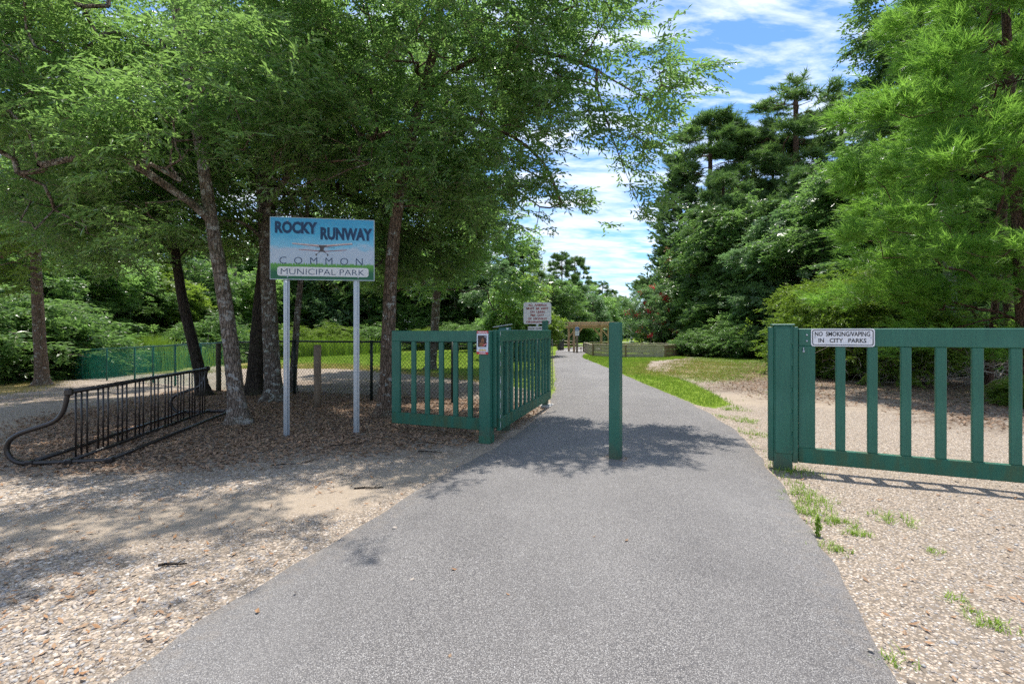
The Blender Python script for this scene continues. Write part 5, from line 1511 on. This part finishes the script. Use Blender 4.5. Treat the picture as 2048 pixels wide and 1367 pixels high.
# fallen dead branches tangled below the pine
def brush(label, px_, py_, w, h, n, seed, depth=1.0):
    rng = np.random.default_rng(seed); p = at(px_, py_); mb = MB()
    for i in range(n):
        o = np.array([rng.uniform(-w, w) * .6, rng.uniform(-depth, depth), rng.uniform(0, h * .5)])
        a = rng.uniform(0, 6.28); e = rng.uniform(-.1, .8); L = rng.uniform(.5, 1.5) * w * .6
        d = np.array([math.cos(a) * math.cos(e), math.sin(a) * math.cos(e) * .6, math.sin(e)])
        P = [o]; 
        for s in range(5): P.append(P[-1] + d * L / 5 + rng.standard_normal(3) * .05 * L); d = d + rng.standard_normal(3) * .12 - np.array([0, 0, .05])
        P = np.array(P); P[:, 2] = np.clip(P[:, 2], .02, h)
        r0 = rng.uniform(.008, .024)
        mb.tube(P, np.linspace(r0, r0 * .3, 6), 4, cap=False)
        for q in range(3):
            k_ = rng.integers(1, 5); d2 = d + rng.standard_normal(3) * .7
            mb.tube([P[k_], P[k_] + d2 * L * .12, P[k_] + d2 * L * .25 + np.array([0, 0, .03])], [r0 * .5, r0 * .35, r0 * .15], 3, cap=False)
    o = mb.obj('dead_branches', M['dead_wood'], loc=p); prop(o, label, 'brush'); o['kind'] = 'stuff'
    return o
brush('grey dead branches tangled behind the first gate pickets', 1760, 760, 2.2, 1.7, 80, 3)
brush('grey dead twigs in the shade under the bright pine', 1960, 770, 2.2, 1.5, 70, 4)
brush('fallen twigs at the foot of the yellow-green shrub', 1690, 745, 1.6, 1.2, 36, 5)

# red-flowered shrub behind the pen
p = np.array([(1302 - CX) * 42 / F, 42, gz(12, 42)])
rng = np.random.default_rng(61)
sk_tr = [[(0, 0, 0), (0, 0, .7), (.05, 0, 1.4)]]
tips = []
for i in range(170):
    a = rng.uniform(0, 6.28); e = rng.uniform(.35, 1.5); R = rng.uniform(1.5, 4.6) * (.75 + .25 * math.sin(e))
    tips.append((R * math.cos(e) * math.cos(a), R * math.cos(e) * math.sin(a), .4 + R * math.sin(e)))
sk = skeleton(sk_tr, np.array(tips), rng, step=.45, min_h=0, bow=.05)
m = tree_meshes('crape_myrtle', .09, sk, SPRC, SPRCT, 1300, rng, M['leaf_teal'], M['twig'], (0, 0, .5), sprawl=.14, min_r=.01, r_tip=.012, pitch=(-.1, .9), smin=.45, smax=.8, wmax=3)
kk = p[1] / F
t = put_tree('flowering_shrub', 'upright shrub with clusters of red flowers behind the wooden pen', 'shrub', m, p, 0, (1.05, 1.05, (700 - 574) * kk / 5.0))
def blossom(seed):
    rng = np.random.default_rng(seed); V, Qd = [], []
    for i in range(42):
        c = rng.standard_normal(3) * np.array([.20, .16, .11]); u = rng.standard_normal(3); u /= np.linalg.norm(u); w = np.cross(u, rng.standard_normal(3)); w /= np.linalg.norm(w)
        s = .055; i0 = len(V); V += [c - u * s, c + w * s, c + u * s, c - w * s]; Qd.append((i0, i0 + 1, i0 + 2, i0 + 3))
    return big_mesh('blossom', np.array(V), np.array(Qd), [M['flower_red']], attrs={'tint': np.random.default_rng(1).random(len(V))})
bl_m = [blossom(1), blossom(2)]
zs = 5.0 / 1
for (bx_, by_) in [(1303, 574), (1278, 585), (1316, 590), (1322, 595), (1326, 600), (1300, 600), (1287, 605), (1256, 624), (1268, 628), (1343, 621), (1333, 618), (1294, 621), (1312, 628), (1302, 640), (1315, 642), (1275, 651), (1276, 662), (1297, 669), (1365, 649), (1340, 659), (1352, 626)]:
    loc = ((bx_ - 1302) * kk / 1.05, random.uniform(-1.2, -.2), (700 - by_) * kk / ((700 - 574) * kk / 5.0))
    link('blossom', random.choice(bl_m), t, loc, (0, 0, random.uniform(0, 6)))
# reddish vine hanging in the wood edge
rng = np.random.default_rng(71)
V0 = lobe_points([(16.4, 41.0, 9.6, 1.4, .5, 1.7), (17.2, 40.4, 11.6, .8, .4, .9), (14.6, 42.6, 7.6, 1.1, .4, 1.3), (15.6, 41, 6.4, .7, .4, .9)], 420, rng, .6)
V, Qd, T = place(SPRC, V0, rng.uniform(0, 6.28, 420), rng.uniform(-1.2, .2, 420), rng.normal(0, .5, 420), rng.uniform(.5, .8, 420), rng.random(420), rng)
sel = rng.random(len(Qd)) < .5
o = link('hanging_vine', big_mesh('hanging_vine', V, Qd[sel], [M['vine_red']], attrs={'tint': T}))
prop(o, 'rusty red vine leaves hanging on the dark tree beside the cedar', 'vine')

# ---------------------------------------------------------------- ground cover
def blades(n_pts, P, hgt, wid, rng, spread, per, lean=.35):
    """grass blades as bent two-piece strips round the given points"""
    N = len(P) * per
    base = np.repeat(P, per, 0) + np.concatenate([rng.normal(0, spread, (N, 2)), np.zeros((N, 1))], 1)
    a = rng.uniform(0, 2 * np.pi, N); h = hgt * rng.uniform(.5, 1.3, N); w = wid * rng.uniform(.7, 1.3, N); l = lean * rng.uniform(.2, 1.6, N) * h
    d = np.stack([np.cos(a), np.sin(a), np.zeros(N)], -1); s = np.stack([-np.sin(a), np.cos(a), np.zeros(N)], -1) * w[:, None] / 2
    z = np.array([0, 0, 1.0])
    m = base + d * (l * .3)[:, None] + z * (h * .6)[:, None]; t = base + d * l[:, None] + z * h[:, None]
    if N > 30000:
        V = np.stack([base - s, base + s, t], 1).reshape(-1, 3)
        return V, np.arange(N * 3).reshape(-1, 3), np.repeat(rng.random(N), 3)
    V = np.stack([base - s, base + s, m + s * .8, m - s * .8, t], 1).reshape(-1, 3)
    i = np.arange(N) * 5
    return V, [np.stack([i, i + 1, i + 2, i + 3], -1), np.stack([i + 3, i + 2, i + 4], -1)], np.repeat(rng.random(N), 5)
rng = np.random.default_rng(81)
def scatter_xy(n, poly, maskarr=None, thr=.5, power=1.0):
    P = np.array(poly, float); lo, hi = P.min(0), P.max(0); out = []
    while sum(len(o) for o in out) < n:
        q = lo + rng.random((n, 2)) * (hi - lo)
        q = q[inside(P, q[:, 0], q[:, 1])]
        q = q[~inside(path_poly, q[:, 0], q[:, 1])]
        if maskarr is not None:
            mv = gsample(maskarr, q[:, 0], q[:, 1]); q = q[mv + rng.normal(0, .12, len(q)) > thr]
        out.append(q)
        if len(out) > 60: break
    q = np.concatenate(out)[:n]
    return np.column_stack([q, gsample(Z, q[:, 0], q[:, 1])])
def grass_obj(name, label, P, hgt, wid, spread, per, mat, lean=.35):
    V, Qs, T = blades(len(P), P, hgt, wid, rng, spread, per, lean)
    o = link(name, big_mesh(name, V, Qs, [mat], attrs={'tint': T}))
    prop(o, label, 'grass', kind='stuff')
strip = [(3.2, 9.2), (5.2, 8.6), (6.3, 11), (7.5, 16), (16, 26), (14, 33), (3, 33), (3.6, 20)]
grass_obj('grass', 'bright mown grass along the path beyond the bollard', scatter_xy(15000, strip, lawn, .44), .055, .010, .05, 5, M['grass'])
grass_obj('grass', 'sunlit lawn behind the black fence', scatter_xy(13000, [(-12, 13), (1.2, 9.5), (1.3, 30), (-2, 40), (-18, 40)], lawn, .55), .07, .014, .09, 5, M['grass'])
grass_obj('dry_grass', 'straw-yellow dry grass patches round the clearing', scatter_xy(8000, [(-24, 12), (-8, 10), (1, 10), (16, 12), (16, 28), (4, 28), (-20, 22)], dry * (lawn > .25), .2), .06, .010, .06, 5, M['grass_dry'])
vp = np.array([at(px_, py_) for px_, py_ in [(1470, 818), (1500, 840), (1530, 872), (1448, 836), (1480, 862), (1560, 905), (1575, 965), (1592, 1000), (1610, 1030), (1560, 935)]])
vg = np.repeat(vp, 22, 0) + np.column_stack([rng.normal(0, .10, 220), rng.normal(0, .16, 220), np.zeros(220)])
vg = vg[~inside(path_poly, vg[:, 0], vg[:, 1])]
grass_obj('grass', 'sparse low grass creeping along the gravel edge of the asphalt', vg, .035, .006, .03, 6, M['weed'], .9)
# tall weeds beyond the fence
for (px_, py_, h, w_, n, lab, mt) in [(300, 742, 1.75, .55, 260, 'tall feathery weed clump behind the green fence', 'weed'), (255, 738, 1.1, .9, 200, 'lower weed clump behind the green fence', 'weed'), (360, 735, 1.2, 1.0, 220, 'weeds behind the green fence near the leaning oak', 'weed'), (432, 722, 1.9, .9, 220, 'tall pale weeds behind the wooden corner post', 'weed'), (640, 712, 1.6, 2.6, 420, 'tall weeds at the lawn edge between the sign posts', 'weed'), (470, 722, 1.3, 1.2, 200, 'weeds between the mottled oak and the ringed oak', 'weed')]:
    p = at(px_, py_)
    P = np.column_stack([rng.normal(0, w_, n), rng.normal(0, .4, n), np.zeros(n)])
    V, Qs, T = blades(n, P, h * .9, .028, rng, .12, 7, .22)
    o = link('tall_weed', big_mesh('tall_weed', V, Qs, [M[mt]], attrs={'tint': T}), loc=p); prop(o, lab, 'weed')
# weeds in the gravel by the wide gate
for k, (px_, py_, sz, lab) in enumerate([(1600, 985, .10, 'grassy weed tuft at the path edge under the gate post'), (1640, 1000, .10, 'wide weed tuft in the gravel before the wide gate'), (1622, 1020, .09, 'weed tuft nearest the asphalt under the gate'), (1690, 1040, .07, 'low weed in the middle of the gravel patch'), (1782, 1032, .09, 'star-shaped bright weed alone on the gravel'), (1715, 1062, .06, 'thin brownish weed below the low weed'), (1662, 1090, .06, 'small sprig at the asphalt edge'),
                                         (1875, 1098, .04, 'tiny sprig far out on the gravel'), (1985, 1240, .06, 'small grass tuft low on the gravel'), (1792, 1318, .05, 'sprawling sprig beside the path near the camera'), (1905, 1190, .04, 'flat greyish sprig on the gravel'), (1600, 940, .12, 'long grass blades growing at the gate post foot'), (1490, 838, .10, 'weed cluster on the path edge beyond the post'), (1455, 812, .09, 'ragged weeds where the mown strip ends')]):
    p = at(px_, py_ + 6)
    n = 22 if sz > .055 else 10
    P = np.column_stack([rng.normal(0, sz * .8, n), rng.normal(0, sz * .7, n), np.zeros(n)])
    V, Qs, T = blades(n, P, sz * .5, .0042, rng, .014, 6, 1.4)
    o = link('weed_tuft', big_mesh('weed_tuft', V, Qs, [M['weed']], attrs={'tint': T}), loc=p); prop(o, lab, 'weed')
p = at(1636, 1072); mb_V = []
V, Qs, T = blades(8, np.column_stack([rng.normal(0, .008, 60), rng.normal(0, .008, 60), rng.uniform(0, .13, 60)]), .03, .010, rng, .003, 2, 1.0)
o = link('weed_tuft', big_mesh('weed_tuft', V, Qs, [M['weed']], attrs={'tint': T}), loc=p); prop(o, 'upright leafy weed standing at the asphalt edge', 'weed')

# pebbles
def icosphere():
    bm = bmesh.new(); bmesh.ops.create_icosphere(bm, subdivisions=1, radius=1)
    V = np.array([v.co[:] for v in bm.verts]); Fc = np.array([[v.index for v in f.verts] for f in bm.faces]); bm.free(); return V, Fc
IV, IF = icosphere()
def stones(P, rad, rng, flat_=.5):
    N = len(P); shapes = [IV * (1 + .16 * rng.standard_normal((len(IV), 1))) for _ in range(12)]
    S = np.array(shapes)[rng.integers(0, 12, N)]
    sx = rng.uniform(.75, 1.45, N); sy = rng.uniform(.6, 1.0, N); sz = rng.uniform(.35, .75, N) * flat_ * 1.4
    S = S * np.stack([sx, sy, sz], -1)[:, None, :] * rad[:, None, None]
    a = rng.uniform(0, 6.28, N); c, s = np.cos(a)[:, None], np.sin(a)[:, None]
    x = S[:, :, 0] * c - S[:, :, 1] * s; y = S[:, :, 0] * s + S[:, :, 1] * c
    tl_ = rng.normal(0, .25, N)[:, None]
    z = S[:, :, 2] + x * tl_
    V = np.stack([x, y, z], -1) + P[:, None, :]
    V[:, :, 2] += (rad * .10)[:, None]
    Fc = (IF[None] + (np.arange(N) * len(IV))[:, None, None]).reshape(-1, 3)
    t = np.clip(rng.beta(2.4, 2.0, N), 0, 1)
    return V.reshape(-1, 3), Fc, np.repeat(t, len(IV))
def near_points(n, x0, x1, y0, y1, power=2.0):
    # more where one stands close: density falls off with distance from the path mouth
    u = rng.random(n); y = (y0 ** (1 - power) + u * (y1 ** (1 - power) - y0 ** (1 - power))) ** (1 / (1 - power))
    hw = 1.12
    x = np.where(rng.random(n) < .5, rng.uniform(x0, x1, n), rng.uniform(-hw, hw, n) * y)
    return np.column_stack([x, y])
q = near_points(62000, -7, 7, 1.5, 9.5, 2.0)
dq = sdist(path_small, q[:, 0], q[:, 1])
okq = (dq > .0) | (rng.random(len(q)) < .30 * np.exp(dq / .05))
q = q[okq]; dq = dq[okq]
pb = gsample(pebble, q[:, 0], q[:, 1]); sd = gsample(sandy, q[:, 0], q[:, 1])
prob = np.clip(.24 + .95 * pb - .25 * sd, .03, 1)
keep = rng.random(len(q)) < prob
q = q[keep]; pb = pb[keep]; dq = dq[keep]
rad = (.0042 + .0072 * rng.random(len(q)) ** 2.2 * (0.6 + pb)) * np.where(rng.random(len(q)) < .035, 1.9, 1)
P = np.column_stack([q, g(q[:, 0], q[:, 1]) + np.where(dq < 0, .020, 0) + np.where(dq > 0, gsample(Z, q[:, 0], q[:, 1]) - g(q[:, 0], q[:, 1]), 0)])
rad = np.where(dq < 0, rad * .7, rad)
V, Fc, T = stones(P, rad, rng)
o = link('gravel', big_mesh('gravel', V, Fc, [M['pebble']], attrs={'tint': T}, smooth=True)); prop(o, 'loose tan and white pebbles on both sides of the path', 'gravel', kind='stuff')
# litter of oak leaves
def leaves(P, L, W, rng, tilt=.35):
    N = len(P); a = rng.uniform(0, 6.28, N); l = L * rng.uniform(.6, 1.3, N); w = W * rng.uniform(.7, 1.3, N)
    d = np.stack([np.cos(a), np.sin(a), rng.normal(0, tilt, N)], -1); d /= np.linalg.norm(d, axis=1)[:, None]
    nrm = np.stack([rng.normal(0, tilt, N), rng.normal(0, tilt, N), np.ones(N)], -1); s = np.cross(d, nrm); s /= np.linalg.norm(s, axis=1)[:, None]; nn = np.cross(s, d)
    C = P + np.array([0, 0, 1.0]) * (.006 + l * .10)[:, None]
    l2, w2 = (l / 2)[:, None], (w / 2)[:, None]
    cu = rng.uniform(-.5, .5, N)[:, None]
    V = np.stack([C - d * l2, C + s * w2 - nn * w2 * cu, C + d * l2 + nn * l2 * .2, C - s * w2 - nn * w2 * cu], 1)
    return V.reshape(-1, 3), np.arange(N * 4).reshape(-1, 4), np.repeat(rng.random(N), 4)
q = scatter_xy(34000, [(-9, 13), (.8, 9.6), (.2, 7.3), (-.5, 6.2), (-2.5, 5.0), (-6, 4.6), (-9, 8)], litter, .45)
V, Qd, T = leaves(q, .062, .024, rng)
o = link('leaf_litter', big_mesh('leaf_litter', V, Qd, [M['litter']], attrs={'tint': T})); prop(o, 'brown oak leaf litter under the trees round the park sign', 'litter', kind='stuff')
q = scatter_xy(17000, [(5, 6), (14, 5), (20, 20), (12, 28), (4.5, 20)], litter, .5)
V, Qd, T = leaves(q, .075, .03, rng)
o = link('leaf_litter', big_mesh('leaf_litter', V, Qd, [M['litter']], attrs={'tint': T})); prop(o, 'brown leaf litter on the clearing beyond the wide gate', 'litter', kind='stuff')
q = near_points(3800, -7, 8, 1.6, 10, 1.6); q = q[sdist(path_small, q[:, 0], q[:, 1]) > .0]
q = q[rng.random(len(q)) < np.where(q[:, 0] < 0, .75, .22)]
V, Qd, T = leaves(np.column_stack([q, gsample(Z, q[:, 0], q[:, 1])]), .050, .017, rng, .25)
o = link('leaf_litter', big_mesh('leaf_litter', V, Qd, [M['litter_pale']], attrs={'tint': T})); prop(o, 'scattered orange-brown leaves on the gravel', 'litter', kind='stuff')
# single leaves and a stone on the asphalt
for (px_, py_, sz, rz, lab) in [(590, 1198, .035, .5, 'small pale leaf on the asphalt near the gravel edge'), (515, 1235, .055, .7, 'long tan leaf lying on the asphalt'), (908, 1150, .045, .2, 'reddish leaf lying in the middle of the path'), (900, 1327, .035, 1.2, 'orange leaf lowest on the path'), (1016, 1201, .030, 1.4, 'tiny tan leaf on the path'), (1253, 1091, .045, -.5, 'dark brown curled leaf on the path below the bollard'), (1188, 1083, .028, -.6, 'small brown leaf just above the curled one'), (1018, 795, .03, 0, 'dark leaf on the path near the swing gate')]:
    p = at(px_, py_); p[2] += .030
    V, Qd, T = leaves(np.zeros((1, 3)), sz, sz * .38, np.random.default_rng(int(px_)), .2)
    o = link('fallen_leaf', big_mesh('fallen_leaf', V, Qd, [M['litter_pale']], attrs={'tint': T + .0}), loc=p, rot=(0, 0, rz)); prop(o, lab, 'leaf')
for (px_, py_, sz, lab) in [(823, 1169, .012, 'pale stone lying alone on the asphalt'), (790, 1063, .014, 'round stone just inside the asphalt edge'), (1742, 1312, .011, 'cream pebble on the asphalt by the far gravel edge')]:
    p = at(px_, py_); p[2] += .028
    V, Fc, T = stones(np.zeros((1, 3)), np.array([sz * 1.3]), np.random.default_rng(int(px_)))
    o = link('loose_stone', big_mesh('loose_stone', V, Fc, [M['pebble']], attrs={'tint': T * 0 + .6}, smooth=True), loc=p); prop(o, lab, 'stone')
for (px_, py_, L, rz, lab) in [(737, 978, .26, .12, 'dark stick lying on the sand before the park sign'), (690, 891, .42, .35, 'crooked twig on the litter below the park sign'), (345, 1132, .16, .1, 'short dark stick on the gravel'), (590, 930, .5, .25, 'long thin twig at the border of litter and sand'), (860, 905, .3, -.2, 'thin twig before the corner post')]:
    p = at(px_, py_); p[2] += .012; q = np.random.default_rng(px_)
    mb = MB(); P = np.array([(-L / 2, 0, 0), (-L / 5, .03 * L, .006), (L / 6, -.04 * L, .004), (L / 2, .05 * L, .0)]); mb.tube(resample(P, 9, 1), np.linspace(.009, .004, 9), 6)
    mb.tube([P[2], P[2] + [.12 * L, .14 * L, .01], P[2] + [.2 * L, .28 * L, .012]], [.004, .003, .002], 4)
    o = mb.obj('fallen_twig', M['bark_dark'], loc=p, rot=(0, 0, rz)); prop(o, lab, 'twig')
print('tris', sum(len(m.polygons) * 2 for m in bpy.data.meshes))
